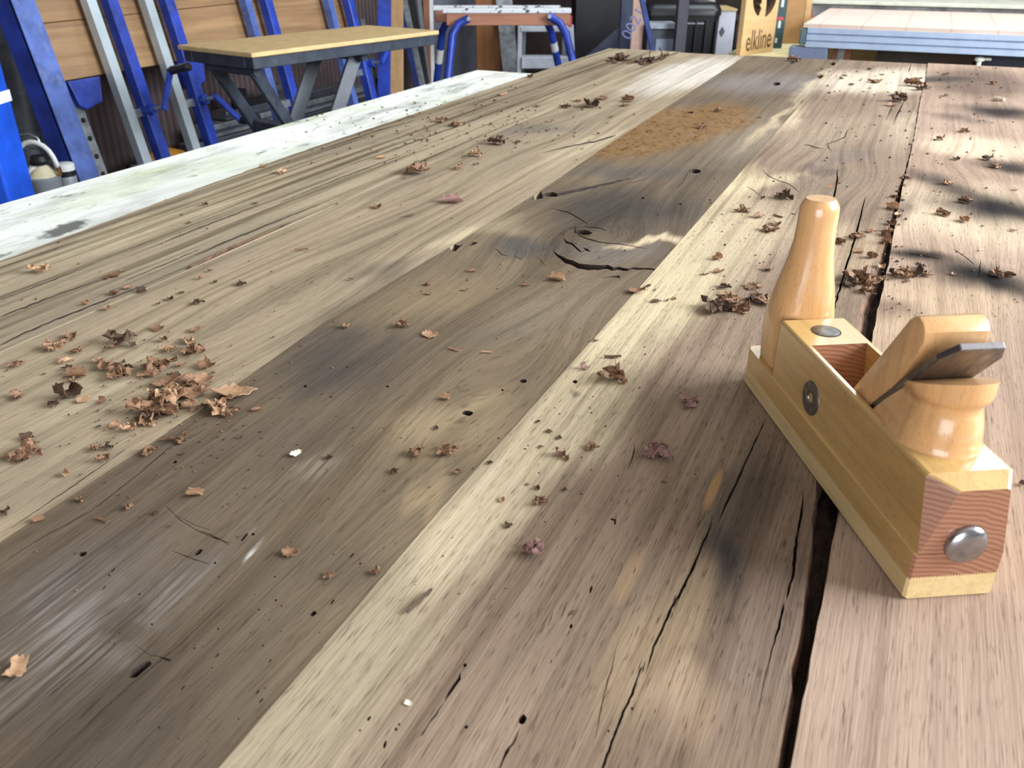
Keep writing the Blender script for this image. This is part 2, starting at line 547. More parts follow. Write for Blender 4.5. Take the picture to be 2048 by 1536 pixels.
def hole(g, px, py, rx, ry, ang=0.0, depth=0.012, mi=1, n=9):
    """ellipse in the image (radii in px, ang in degrees, image sense)"""
    a = math.radians(ang); poly = []
    for i in range(n):
        q = 2 * PI * i / n
        k = RNG.uniform(0.8, 1.15)
        ex, ey = rx * k * math.cos(q), ry * k * math.sin(q)
        p = U(px + ex * math.cos(a) - ey * math.sin(a), py + ex * math.sin(a) + ey * math.cos(a))
        poly.append((p.x, p.y))
    g.prism(poly, 0.003, -depth, lambda p, q, c: (p, q, c), mi)

def poly_cut(g, pts, depth=0.012, mi=1):
    w = [U(*p) for p in pts]
    g.prism([(p.x, p.y) for p in w], 0.003, -depth, lambda p, q, c: (p, q, c), mi)

Y0, Y1 = -0.38, 2.655
def board(name, left, right, mat, cut, label, jl=0.0001, jr=0.0001, wane=None, yend=Y1, zt=0.0, seed=1):
    """left/right: x of the top edges as functions of y; wane(y): how far the right side slopes outwards below"""
    rng = random.Random(seed)
    n = 230
    vs, fs, mi = [], [], []
    for i in range(n + 1):
        y = Y0 + (yend - Y0) * i / n
        xl = left(y) + rng.uniform(-jl, jl); xr = right(y) + rng.uniform(-jr, jr)
        wv = wane(y) if wane else 0.0
        if wv > 0:
            wv = wv * rng.uniform(0.75, 1.2)
        ye = y + (rng.uniform(-0.001, 0.001) if i == n else 0)
        vs += [(xl, y, zt), (xr, y, zt), (xr + wv, y, zt - 0.012 if wv > 0 else zt - 0.012), (xr + wv, y, BZ), (xl, y, BZ)]
    for i in range(n):
        a, b = i * 5, (i + 1) * 5
        for k in range(5):
            j = (k + 1) % 5
            fs.append((a + k, a + j, b + j, b + k))
            mi.append(2 if (k in (1,) and wane and wane(Y0 + (yend - Y0) * i / n) > 0.0012) else 0)
    fs.append((0, 4, 3, 2, 1)); mi.append(0)
    fs.append(tuple(n * 5 + k for k in range(5))); mi.append(0)
    g = G(); g.v = vs; g.f = fs; g.mi = mi
    o = link(name, g.mesh(name), [mat, M_CRACK, M_ROT])
    if cut is not None and cut.v:
        boolean(o, cut.mesh('cut'))
    return tag(o, label, 'board', 'oak boards on the bench')

eA = edge_fn([(-900, 860), (0, 522), (330, 400), (640, 290), (1218, 97)])
eB = edge_fn([(-700, 1010), (0, 705), (370, 543), (700, 396), (1360, 104)])
eC = edge_fn([(-500, 1420), (0, 1085), (324, 873), (531, 729), (650, 643), (910, 488), (1070, 390), (1200, 300), (1490, 113)])
eD = edge_fn([(200, 1812), (437, 1536), (880, 1020), (1310, 540), (1450, 380), (1680, 120)])
eE4 = edge_fn([(1500, 1800), (1553, 1522), (1576, 1385), (1584, 1327), (1600, 1248), (1611, 1170), (1617, 1123), (1623, 1073), (1627, 1014),
               (1632, 975), (1690, 760), (1716, 640), (1726, 594), (1748, 547), (1766, 489), (1784, 425), (1796, 377), (1812, 335), (1826, 278), (1834, 230), (1839, 199), (1849, 161), (1853, 131), (1856, 122)])
eE5 = edge_fn([(1525, 1800), (1584, 1536), (1601.5, 1424), (1615, 1358), (1635, 1248), (1650, 1170), (1658, 1123), (1668, 1065), (1678, 1030),
               (1700, 900), (1744, 679), (1758.6, 603), (1773, 547.5), (1785, 483), (1797, 416), (1805.5, 375), (1816, 329), (1828, 278), (1836, 230), (1841, 199), (1850.5, 161), (1855, 131), (1858, 122)])
GAP = 0.00012

# ---- stains and a few painted light levels: (pixel, pixel, half width in m, colour, strength, softness)
blob1 = [((0, 560), (560, 350), 0.03, (206, 184, 140), 0.8, 0.6), ((0, 690), (560, 440), 0.03, (132, 116, 96), 0.55, 0.7),
         ((860, 250), (1250, 115), 0.08, (134, 110, 86), 0.55, 0.6), ((560, 330), (800, 262), 0.03, (150, 132, 108), 0.6, 0.7),
         ((1200, 128), (1330, 118), 0.05, (150, 118, 92), 0.7, 0.6), ((0, 528), (420, 372), 0.012, (138, 116, 92), 0.6, 0.7)]
blob2 = [((700, 545), (850, 540), 0.035, (112, 98, 82), 0.55, 0.7), ((850, 505), (1010, 430), 0.022, (214, 188, 142), 0.75, 0.7),
         ((960, 265), (1160, 255), 0.05, (128, 116, 104), 0.7, 0.7), ((1050, 340), (1240, 262), 0.03, (206, 182, 140), 0.6, 0.7),
         ((1280, 190), (1460, 112), 0.10, (224, 210, 192), 0.9, 0.5), ((0, 900), (330, 690), 0.03, (196, 174, 136), 0.6, 0.7),  # pale far end raised further, painting in sheen and light missing there
         ((0, 1060), (300, 870), 0.03, (140, 118, 94), 0.5, 0.8), ((480, 640), (560, 600), 0.05, (178, 152, 118), 0.5, 0.8),
         ((560, 700), (760, 560), 0.02, (120, 102, 84), 0.6, 0.8), ((700, 400), (900, 330), 0.03, (152, 134, 108), 0.6, 0.8)]
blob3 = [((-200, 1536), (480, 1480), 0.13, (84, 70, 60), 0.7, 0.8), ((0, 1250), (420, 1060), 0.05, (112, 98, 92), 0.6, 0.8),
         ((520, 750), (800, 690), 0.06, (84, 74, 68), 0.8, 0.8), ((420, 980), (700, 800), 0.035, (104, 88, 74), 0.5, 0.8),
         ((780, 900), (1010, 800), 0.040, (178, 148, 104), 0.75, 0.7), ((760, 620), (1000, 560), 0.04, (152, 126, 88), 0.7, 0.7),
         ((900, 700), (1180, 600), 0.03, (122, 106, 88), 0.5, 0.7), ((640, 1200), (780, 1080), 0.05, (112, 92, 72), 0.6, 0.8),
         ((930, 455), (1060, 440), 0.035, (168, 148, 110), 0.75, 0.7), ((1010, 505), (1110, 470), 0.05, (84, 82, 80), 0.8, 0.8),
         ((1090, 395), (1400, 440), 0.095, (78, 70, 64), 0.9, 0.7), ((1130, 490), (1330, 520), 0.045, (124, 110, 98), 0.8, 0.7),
         ((1230, 484), (1395, 486), 0.016, (226, 194, 148), 0.9, 0.7), ((1120, 350), (1400, 345), 0.04, (100, 92, 88), 0.7, 0.7),
         ((1420, 180), (1660, 150), 0.15, (138, 124, 118), 0.85, 0.6), ((1590, 200), (1680, 128), 0.02, (210, 184, 146), 0.8, 0.8),
         ((1430, 330), (1560, 240), 0.05, (152, 130, 108), 0.7, 0.7), ((1480, 300), (1610, 195), 0.012, (214, 184, 140), 0.7, 0.8),
         ((1040, 640), (1290, 560), 0.04, (140, 118, 92), 0.6, 0.8), ((860, 980), (920, 950), 0.02, (186, 152, 104), 0.5, 0.8),
         ((1240, 215), (1500, 190), 0.06, (118, 96, 76), 0.5, 0.8)]
blob4 = [((640, 1340), (1240, 640), 0.055, (220, 194, 150), 0.95, 0.4), ((300, 1700), (840, 1080), 0.055, (180, 157, 122), 0.95, 0.5), ((1120, 760), (1440, 420), 0.07, (222, 196, 146), 0.9, 0.5),  # pale strip's near part darkened, painting the weaker light there
         ((1400, 560), (1560, 400), 0.05, (206, 178, 136), 0.85, 0.6), ((1440, 430), (1500, 330), 0.035, (222, 194, 144), 0.9, 0.7),
         ((1060, 1400), (1280, 1080), 0.035, (146, 118, 94), 0.7, 0.6), ((1180, 1500), (1500, 960), 0.016, (188, 152, 104), 0.5, 0.8),
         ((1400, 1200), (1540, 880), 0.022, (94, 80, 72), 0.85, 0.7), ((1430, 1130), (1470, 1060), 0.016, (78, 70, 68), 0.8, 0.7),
         ((1260, 1536), (1400, 1340), 0.018, (206, 168, 126), 0.6, 0.7), ((1440, 1536), (1590, 1010), 0.02, (134, 108, 92), 0.6, 0.7),
         ((1540, 380), (1740, 350), 0.05, (148, 122, 98), 0.85, 0.7), ((1600, 330), (1680, 345), 0.03, (112, 94, 80), 0.75, 0.8),
         ((1490, 375), (1600, 345), 0.02, (218, 190, 142), 0.8, 0.8), ((1560, 300), (1760, 230), 0.09, (172, 144, 114), 0.8, 0.6),
         ((1640, 330), (1740, 300), 0.03, (136, 116, 102), 0.8, 0.8), ((1660, 185), (1850, 140), 0.14, (228, 204, 172), 0.92, 0.5),
         ((1560, 265), (1600, 210), 0.02, (224, 194, 150), 0.7, 0.8), ((1790, 300), (1820, 220), 0.03, (196, 168, 136), 0.7, 0.7),
         ((1660, 560), (1720, 440), 0.04, (198, 164, 126), 0.8, 0.6), ((1140, 766), (1156, 758), 0.005, (120, 110, 100), 0.7, 0.9)]
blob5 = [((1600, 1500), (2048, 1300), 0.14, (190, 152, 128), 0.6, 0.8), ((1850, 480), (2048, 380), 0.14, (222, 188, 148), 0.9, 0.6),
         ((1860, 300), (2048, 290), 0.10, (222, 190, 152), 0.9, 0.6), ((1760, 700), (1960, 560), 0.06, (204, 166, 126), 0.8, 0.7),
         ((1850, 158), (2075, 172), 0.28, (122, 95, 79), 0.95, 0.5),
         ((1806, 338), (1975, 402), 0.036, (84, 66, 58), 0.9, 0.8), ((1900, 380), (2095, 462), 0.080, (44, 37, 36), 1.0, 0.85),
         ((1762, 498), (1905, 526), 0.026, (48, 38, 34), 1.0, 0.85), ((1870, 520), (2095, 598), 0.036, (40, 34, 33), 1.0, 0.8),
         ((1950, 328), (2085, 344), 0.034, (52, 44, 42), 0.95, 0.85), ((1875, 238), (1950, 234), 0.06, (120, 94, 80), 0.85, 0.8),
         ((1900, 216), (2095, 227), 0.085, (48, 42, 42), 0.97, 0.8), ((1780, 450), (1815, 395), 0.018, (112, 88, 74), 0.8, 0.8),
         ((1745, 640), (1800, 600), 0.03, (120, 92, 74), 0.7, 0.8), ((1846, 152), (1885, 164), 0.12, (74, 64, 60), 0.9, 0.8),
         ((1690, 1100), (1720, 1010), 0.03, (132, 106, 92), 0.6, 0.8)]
def kn(px, py, sx, sy, a):
    p = U(px, py); return (p.x, p.y, sx, sy, a)
m_oak1 = oak('oak_streaked', (188, 165, 128), (166, 144, 112), 1.3, blob1, (), 0.8, (128, 108, 88), 75, 0.55, 0.4, 0.010)
m_oak2 = oak('oak_pale_grey', (180, 154, 118), (162, 138, 108), 4.2, blob2, [kn(560, 590, 0.06, 0.14, 0.7), kn(820, 380, 0.05, 0.12, 0.7), kn(1090, 270, 0.06, 0.16, 0.8)],
             0.45, (140, 122, 102), 75, 0.5, 0.35, 0.022)
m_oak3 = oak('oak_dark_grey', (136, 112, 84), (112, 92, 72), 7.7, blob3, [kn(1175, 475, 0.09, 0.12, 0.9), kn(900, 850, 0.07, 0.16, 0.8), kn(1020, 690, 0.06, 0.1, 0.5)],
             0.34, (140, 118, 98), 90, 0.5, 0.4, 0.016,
             cross=[((20, 1180), (420, 1250), 0.075, (154, 141, 135), 0.42), ((130, 1330), (330, 1190), 0.05, (150, 138, 130), 0.35),
                    ((480, 1090), (530, 1080), 0.014, (236, 232, 226), 1.0), ((520, 1010), (700, 900), 0.02, (168, 148, 124), 0.4)],
             mottle=[((1160, 322), (1480, 205), 0.105, (150, 106, 56))])
m_oak4 = oak('oak_sapwood_edge', (160, 130, 104), (146, 116, 92), 2.9, blob4, [kn(1640, 345, 0.07, 0.12, 0.75), kn(1470, 350, 0.04, 0.08, 0.5), kn(1790, 210, 0.03, 0.1, 0.7)],
             0.42, (136, 110, 90), 105, 0.55, 0.7, 0.010,
             flecks=[((1660, 373), (0.004, 0.010), (186, 104, 62), 0.9), ((1675, 368), (0.004, 0.008), (178, 98, 58), 0.9),
                     ((1425, 980), (0.004, 0.03), (196, 140, 70), 0.6), ((1260, 1150), (0.006, 0.03), (186, 142, 92), 0.5)])
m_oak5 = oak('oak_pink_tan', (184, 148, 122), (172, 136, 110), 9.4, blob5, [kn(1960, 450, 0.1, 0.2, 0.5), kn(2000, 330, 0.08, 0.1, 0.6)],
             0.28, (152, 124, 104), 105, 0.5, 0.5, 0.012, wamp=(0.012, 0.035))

# ---- cracks
c1 = G()
for L in ([(0, 690, 2), (60, 661, 3), (130, 632, 3), (200, 604, 3), (290, 570, 1)], [(0, 634, 2), (59, 611, 3), (129, 584, 2), (200, 560, 1)],
          [(330, 483, 1), (400, 455, 2), (461, 432, 2), (520, 408, 1)], [(390, 512, 1), (440, 488, 2.5), (560, 440, 2), (640, 408, 1)],
          [(560, 405, 1), (690, 352, 2), (800, 312, 1)], [(700, 330, 1), (860, 272, 2), (960, 236, 1)], [(0, 600, 1), (100, 562, 2), (190, 527, 1)],
          [(250, 562, 1), (330, 528, 2), (400, 498, 1)], [(930, 300, 1), (1010, 262, 2.5), (1110, 222, 2), (1160, 202, 1)], [(640, 300, 1), (760, 260, 2), (830, 240, 1)]):
    ribbon(c1, L, 0.008)
poly_cut(c1, [(378, 536), (430, 508), (500, 480), (560, 452), (590, 442), (561, 456), (520, 474), (440, 510), (395, 531)], 0.006, 2)
poly_cut(c1, [(440, 503), (470, 488), (520, 471), (545, 463), (520, 473), (470, 494)], 0.010, 2)
for q in ((1225, 121, 16, 3), (1262, 124, 14, 3.5), (1292, 126, 18, 4.5), (1318, 120, 18, 4), (1300, 116, 12, 2.5)):
    hole(c1, *q, ang=-8, depth=0.006, mi=2)
c2 = G()
for L in ([(1085, 305, 1), (1130, 294, 2), (1190, 283, 3), (1232, 270, 2)], [(20, 1056, 1), (150, 968, 2), (250, 898, 1)]):
    ribbon(c2, L, 0.006)
hole(c2, 1046, 500, 3, 2); hole(c2, 780, 602, 3, 2)
c3 = G()
poly_cut(c3, [(1062, 401), (1078, 376), (1088, 396), (1078, 398)], 0.022)
ribbon(c3, [(1080, 391, 8), (1105, 389, 8), (1124, 388, 7), (1150, 382, 5.5), (1180, 375, 5.5), (1208, 369, 4.5), (1235, 363, 3), (1262, 357, 1.5)], 0.02)
ribbon(c3, [(1256, 367, 1), (1276, 363, 1.6), (1296, 356, 1)], 0.008)
ribbon(c3, [(1106, 502, 1), (1116, 511, 5), (1132, 521, 8), (1157, 531, 9), (1188, 534, 10), (1215, 535, 8), (1247, 539, 7), (1266, 537, 4.5), (1290, 538, 4), (1318, 538, 3)], 0.02)
ribbon(c3, [(1127, 476, 1), (1133, 484, 4), (1143, 488, 5), (1150, 494, 4), (1158, 500, 4), (1164, 505, 1)], 0.012)
ribbon(c3, [(1166, 495, 1), (1174, 499, 4), (1182, 503, 1)], 0.008)
hole(c3, 1166, 465, 17, 5.5, 4, 0.006)
hole(c3, 1168, 466, 11, 3.5, 4, 0.012)
ribbon(c3, [(1126, 474, 1), (1128, 465, 1.6), (1141, 457, 1.6), (1169, 453, 1.4), (1196, 455, 2), (1214, 462, 1)], 0.006)
ribbon(c3, [(1150, 452, 1), (1150, 462, 2), (1157, 470, 1.5), (1172, 477, 2), (1196, 484, 2), (1247, 489, 1.6), (1292, 497, 1)], 0.007)
ribbon(c3, [(1106, 417, 1), (1134, 424, 2), (1157, 436, 2.2), (1178, 450, 1)], 0.007)
ribbon(c3, [(990, 496, 1), (1004, 509, 1.4), (1015, 512, 1)], 0.004)
ribbon(c3, [(1028, 512, 1), (1045, 520, 1.4)], 0.004); ribbon(c3, [(1078, 517, 1), (1090, 531, 1.3)], 0.004)
poly_cut(c3, [(899, 503), (901, 487), (918, 491), (927, 488), (915, 498), (912, 502)], 0.02)
ribbon(c3, [(938, 492, 1), (947, 488, 5), (956, 485, 1)], 0.01)
hole(c3, 1389, 342, 13, 4.5, 3, 0.015)
ribbon(c3, [(1376, 343, 1), (1367, 362, 1.3), (1352, 378, 1)], 0.005)
ribbon(c3, [(1205, 556, 1), (1222, 553, 2), (1238, 554, 4), (1240, 558, 1)], 0.006)
ribbon(c3, [(15, 1118, 1), (90, 1072, 1.8), (184, 1021, 2), (273, 951, 2), (336, 897, 1.8), (414, 858, 1)], 0.006)
ribbon(c3, [(146, 1480, 1), (203, 1422, 2), (270, 1362, 1.5), (344, 1303, 2), (400, 1250, 1.5), (452, 1200, 1)], 0.006)
ribbon(c3, [(60, 1420, 1), (110, 1382, 2), (150, 1350, 1)], 0.005)
ribbon(c3, [(130, 1290, 1), (190, 1245, 1.4), (250, 1205, 1)], 0.005)
hole(c3, 281, 1338, 29, 9, -37, 0.02)
for q in ((166, 1108, 9, 5, -15), (398, 1104, 10, 4.5, -35), (627, 1227, 7, 5, -30), (936, 826, 13, 5.5, 0), (1046, 762, 7, 4, 0), (1005, 780, 3, 2, 0),
          (488, 1075, 11, 2.5, -50), (350, 924, 5, 3, -10), (610, 772, 4, 2.5, 0), (775, 773, 4, 2, 0), (662, 794, 2.5, 1.6, 0), (506, 1068, 4, 3, 0),
          (430, 1126, 3, 2.5, 0), (330, 1318, 12, 2, 20), (1553, 168, 9, 3.5, 0), (1587, 124, 9, 2, -20), (1380, 225, 8, 2, 0), (1640, 154, 6, 3, 0), (1666, 128, 5, 3, 0),
          (1420, 400, 3, 1.5, 0), (1285, 396, 4, 2, 0), (1360, 408, 4, 1.5, 0)):
    hole(c3, *q, depth=0.014)
for L in ([(330, 1010, 0.8), (360, 1040, 1.4), (392, 1060, 1.6), (430, 1076, 1.8), (462, 1086, 1)], [(352, 1030, .8), (390, 1050, 1.2), (420, 1060, 1)], [(345, 1102, .8), (372, 1112, 2), (398, 1122, 1.5), (420, 1128, 1)],
          [(398, 1062, 1), (420, 1068, 2), (446, 1082, 2), (458, 1090, 1)], [(270, 1290, .8), (300, 1310, 1.2), (345, 1318, 1.6)]):
    ribbon(c3, L, 0.003, 2)
rw = random.Random(5)
for i in range(95):                                    # worm holes of the near end
    px = rw.uniform(200, 860); py = rw.uniform(1080, 1520)
    if px + (py - 1080) * 0.78 > 800: continue
    r = rw.choice([1.2, 1.4, 1.8, 2.4])
    if rw.random() < 0.3: hole(c3, px, py, r * 3.0, r * 0.8, -48, 0.006, n=6)
    else: hole(c3, px, py, r, r * 0.9, 0, 0.008, n=6)
c4 = G()
ribbon(c4, [(1534, 836, 1), (1512, 880, 3), (1486, 936, 4), (1467, 979, 4.5), (1451, 1010, 4), (1438, 1044, 1)], 0.02, jit=0.1)
ribbon(c4, [(1424, 1046, 1), (1420, 1056, 4), (1404, 1092, 5), (1385, 1139, 5.5), (1365, 1178, 5), (1352, 1212, 1)], 0.02, jit=0.1)
ribbon(c4, [(1366, 1170, 1), (1358, 1190, 4), (1342, 1217, 5.5), (1326, 1256, 5), (1307, 1295, 5.5), (1291, 1350, 1)], 0.02, jit=0.1)
ribbon(c4, [(1284, 1333, 1), (1281, 1340, 4), (1264, 1389, 5), (1247, 1424, 5), (1227, 1475, 6), (1206, 1536, 6), (1180, 1600, 5)], 0.02, jit=0.1)
ribbon(c4, [(1607, 985, 1), (1603, 1026, 5), (1594, 1070, 4), (1592, 1090, 8), (1588, 1139, 6), (1576, 1188, 5), (1573, 1200, 1)], 0.014, 2)
ribbon(c4, [(1568, 1205, 1), (1564, 1222, 5), (1557, 1256, 5), (1549, 1285, 3), (1541, 1311, 3), (1529, 1358, 2), (1517, 1420, 1.5), (1500, 1480, 1)], 0.014)
ribbon(c4, [(1675, 338, 1), (1674, 358, 3), (1668, 392, 3.5), (1664, 405, 1)], 0.012)
ribbon(c4, [(1731, 394, 1), (1724, 421, 3), (1714, 459, 4), (1703, 500, 3.5), (1690, 544, 4), (1676, 589, 4), (1660, 650, 2)], 0.018)
for L in ([(1606, 290, 1), (1619, 291, 2), (1632, 296, 2.5), (1645, 298, 1)], [(1656, 286, 1), (1656, 294, 2), (1663, 304, 1)], [(1650, 290, 1), (1676, 281, 2), (1690, 274, 2.5), (1692, 266, 2), (1697, 258, 1)],
          [(1524, 340, 1), (1536, 352, 1.4), (1553, 360, 1.6), (1580, 369, 1.4), (1598, 385, 1)], [(1494, 373, 1), (1510, 383, 1.4), (1523, 395, 1)],
          [(1785, 252, 1), (1792, 235, 2.5), (1803, 215, 3), (1808, 202, 1)], [(1772, 240, 1), (1780, 222, 2), (1786, 208, 1)], [(1822, 127, 1), (1819, 140, 2), (1816, 146, 1)]):
    ribbon(c4, L, 0.007)
for q in ((1150, 764, 6, 3.5, 0), (1046, 1440, 8, 11, 30), (930, 1331, 4, 4, 0), (932, 1455, 4, 3.5, 0), (770, 1490, 3.5, 9, 20), (792, 1459, 3, 4, 0), (738, 1438, 3, 6, 35), (1142, 1254, 3, 5, 10),
          (1264, 1418, 3, 3, 0), (1217, 1463, 2.5, 2.5, 0), (1182, 1180, 2.5, 9, 15), (1226, 1040, 7, 2, 10), (1230, 1046, 2, 5, 10), (798, 1450, 2.5, 2.5, 0), (720, 1462, 2, 2.5, 0)):
    hole(c4, *q, depth=0.012)
ribbon(c4, [(921, 1346, 1), (917, 1358, 7), (908, 1372, 6), (899, 1387, 5), (889, 1404, 1)], 0.012)
ribbon(c4, [(886, 1408, 1), (872, 1430, 3), (858, 1448, 2.5), (846, 1469, 3), (842, 1474, 1)], 0.007)
ribbon(c4, [(1040, 1456, 1), (1030, 1480, 4), (1014, 1504, 7), (1004, 1525, 4), (990, 1560, 2)], 0.008, 2)
ribbon(c4, [(1270, 890, 1), (1268, 905, 2.5), (1262, 925, 2), (1255, 940, 1)], 0.006)
ribbon(c4, [(1232, 1300, 1), (1222, 1340, 2.5), (1208, 1390, 2.5), (1198, 1440, 2), (1190, 1480, 1)], 0.006, 2)
for i in range(46):                                    # torn grain on the brown half
    px = rw.uniform(1010, 1500); py = rw.uniform(940, 1520)
    if not 1.0 * (px - 1010) + 0.55 * (py - 940) > 190: continue
    l = rw.uniform(8, 30)
    ribbon(c4, [(px, py, 1), (px - l * 0.16, py + l * 0.5, rw.uniform(1.2, 2.4)), (px - l * 0.36, py + l, 1)], 0.003, rw.choice([1, 2]))
c5 = G()
for L in ([(1906, 498, 1), (1925, 510, 1.6), (1945, 526, 2), (1948, 530, 1)], [(1962, 520, 1), (1960, 535, 2.5), (1957, 556, 1)], [(1818, 507, 1), (1845, 511, 2), (1880, 518, 1)],
          [(1686, 1400, 1), (1689, 1420, 1.6), (1685, 1450, 1)]):
    ribbon(c5, L, 0.006)

fwane = lambda y: float(np.interp(y, [-0.4, 0.10, 0.30, 0.42, 0.5, 0.75, 0.95, 1.1, 1.3, 1.5], [0.002, 0.0022, 0.003, 0.002, 0.004, 0.008, 0.006, 0.004, 0.002, 0.0005]))
board('oak_board', eA, lambda y: eB(y) - GAP, m_oak1, c1, 'streaky weathered oak board at the edge next to the white bench strip', 0.0012, 0.0004, seed=2, yend=2.655)
board('oak_board', lambda y: eB(y) + GAP, lambda y: eC(y) - GAP, m_oak2, c2, 'pale grey oak board with the main shavings pile on it', 0.0002, 0.0002, seed=3, yend=2.64, zt=-0.0004)
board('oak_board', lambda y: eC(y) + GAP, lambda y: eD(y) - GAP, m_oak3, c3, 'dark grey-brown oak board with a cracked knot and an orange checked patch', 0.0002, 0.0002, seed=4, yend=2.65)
board('oak_board', lambda y: eD(y) + GAP, eE4, m_oak4, c4, 'oak board with a pale yellow left edge and a long black split', 0.0001, 0.0008, wane=fwane, seed=5, yend=2.655, zt=0.0003)
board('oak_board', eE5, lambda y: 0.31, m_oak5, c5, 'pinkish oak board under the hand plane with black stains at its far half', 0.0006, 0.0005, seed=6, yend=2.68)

# ================================================================== the wooden hand plane
PR = math.radians(5.57)
hx, hy = cw(0.1998, 0.3336)
plane = empty('hand_plane', (hx, hy, 0.0006), PSI + PR, 'varnished beech hand plane with upright front horn standing on the boards', 'hand plane')
m_beech = timber('varnished_beech', (208, 170, 110), (190, 150, 90), 1, 34, 0.32, 0.7, 3.0, 0.6, True)
m_beech_up = timber('varnished_beech_upright', (222, 174, 120), (208, 152, 98), 2, 34, 0.32, 0.7, 5.0, 0.6, True)
m_sole = timber('pale_hornbeam_sole', (224, 196, 146), (210, 180, 126), 1, 40, 0.45, 0.6, 8.0, 0.2)
def end_grain():
    t = NT('beech_end_grain'); o = t.obj(); x, y, z = t.sep(o)
    d = t.vmath('LENGTH', t.comb(t.math('SUBTRACT', x, 0.004), 0.0, t.math('ADD', z, 0.055)))
    r = t.math('SINE', t.math('MULTIPLY', t.math('ADD', d, t.math('MULTIPLY', t.noise(o, 60, 2), 0.004)), 2300.0))
    c = t.mix(t.mr(r, -0.2, 1.0), S(162, 114, 88), S(134, 86, 64))
    c = t.mix(t.math('MULTIPLY', t.mr(t.noise(o, 1500, 1), 0.55, 0.7), 0.3), c, S(130, 78, 54))
    return t.out(c, 0.35, 0, None, 0.5, 0.5, 0.15)
m_endg = end_grain()
def steel(name, col, rough, brushed=False):
    t = NT(name); o = t.obj()
    n = t.noise(t.mapping(o, (0, 0, 0), (0, 0, 0), (300, 60, 60) if brushed else (120, 120, 120)), 1.0, 4, 0.6)
    c = t.mix(t.mr(n, 0.3, 0.7), S(*col), S(*[q * 0.7 for q in col]))
    return t.out(c, t.mr(n, 0.3, 0.7, rough * 0.7, rough * 1.3), 1.0, t.bump(n, 0.06, 0.0003))
m_steel = steel('bright_steel', (190, 190, 196), 0.28)
m_steel_dull = steel('dull_screw_steel', (150, 152, 150), 0.42)
m_iron = steel('dark_plane_iron', (150, 144, 146), 0.42, True)

PW, PL = 0.048, 0.2455
ZJ, ZL, ZT = 0.0135, 0.0285, 0.070
NTH = 30
zig = [(PW * i / (2 * NTH), ZJ + (0.0007 if i % 2 else -0.0007)) for i in range(2 * NTH + 1)]
def stations(prof_fn, ys):
    return [[Vector(p) for p in prof_fn(*s)] for s in ys]
def rim_prof(y, ins, top):
    pts = [(PW / 2 + (x - PW / 2) * (1 - 2 * ins / PW), y, z) for x, z in zig]
    return pts + [(PW - ins, y, top - 0.0008), (PW - ins - 0.0008, y, top), (ins + 0.0008, y, top), (ins, y, top - 0.0008)]
def sole_prof(y, ins, top):
    b = 0.001
    pts = [(PW / 2 + (x - PW / 2) * (1 - 2 * ins / PW), y, z) for x, z in reversed(zig)]
    return pts + [(ins, y, b + top), (ins + 0.0012, y, top), (PW - ins - 0.0012, y, top), (PW - ins, y, b + top)]
ys_rim = [(0.0, 0.0012, ZL), (0.0016, 0.0, ZL), (PL - 0.006, 0.0, ZL), (PL - 0.0025, 0.0016, ZL), (PL - 0.0008, 0.004, ZL), (PL, 0.0065, ZL - 0.001)]
sole = G().rings(stations(sole_prof, [(y, i, 0.0) for y, i, t in ys_rim])).build('sole', m_sole, plane)
g = G().rings(stations(rim_prof, ys_rim))
# upper block
X0, X1, YB = 0.0014, 0.0466, 0.1985
def up(y, l0, l1, r0, r1, top, c):
    return [(X0 + l0, y, ZL - 0.0005), (X1 - r0, y, ZL - 0.0005), (X1 - r1, y, top - c), (X1 - r1 - c * 0.3, y, top - c * 0.3), (X1 - r1 - c, y, top),
            (X0 + l1 + c, y, top), (X0 + l1 + c * 0.3, y, top - c * 0.3), (X0 + l1, y, top - c)]
ub = G().rings([[Vector(p) for p in up(*q)] for q in (
    (0.0, 0.0, 0.0120, 0.0, 0.0065, 0.0655, 0.002), (0.0100, 0.0, 0.0002, 0.0, 0.0002, ZT, 0.0020), (0.1960, 0.0, 0.0, 0.0, 0.0, ZT, 0.0018), (YB, 0.0008, 0.0008, 0.0008, 0.0008, ZT - 0.001, 0.0016))])
fl = []
for f_ in ub.f:                                        # the two planar corner facets of the heel
    if sorted(f_) == [0, 7, 8, 15]: fl += [[7, 0, 15], [0, 8, 15]]
    elif sorted(f_) == [1, 2, 9, 10]: fl += [[1, 2, 10], [1, 10, 9]]
    else: fl.append(f_)
ub.f = fl; ub.mi = [0] * len(fl)
body = ub.build('body', [m_beech, m_endg], plane)
rim = g.build('base_rim', [m_beech, m_endg], plane)
throat = lambda: G().prism([(0.1565, 0.080), (0.1560, 0.070), (0.1400, -0.006), (0.1330, -0.006), (0.0655, 0.080)], 0.0056, 0.0424, lambda p, q, c: (c, p, q))
for o in (body, rim, sole):
    bpy.context.view_layer.update()
    boolean(o, throat().mesh('throat'), False)
for o in (body, rim):
    for f in o.data.polygons:
        f.material_index = 1 if (f.normal.y < -0.12 and f.center.y < 0.0095 and f.normal.z < 0.6) or (abs(f.normal.y) > 0.8 and 0.13 < f.center.y < 0.17) else 0

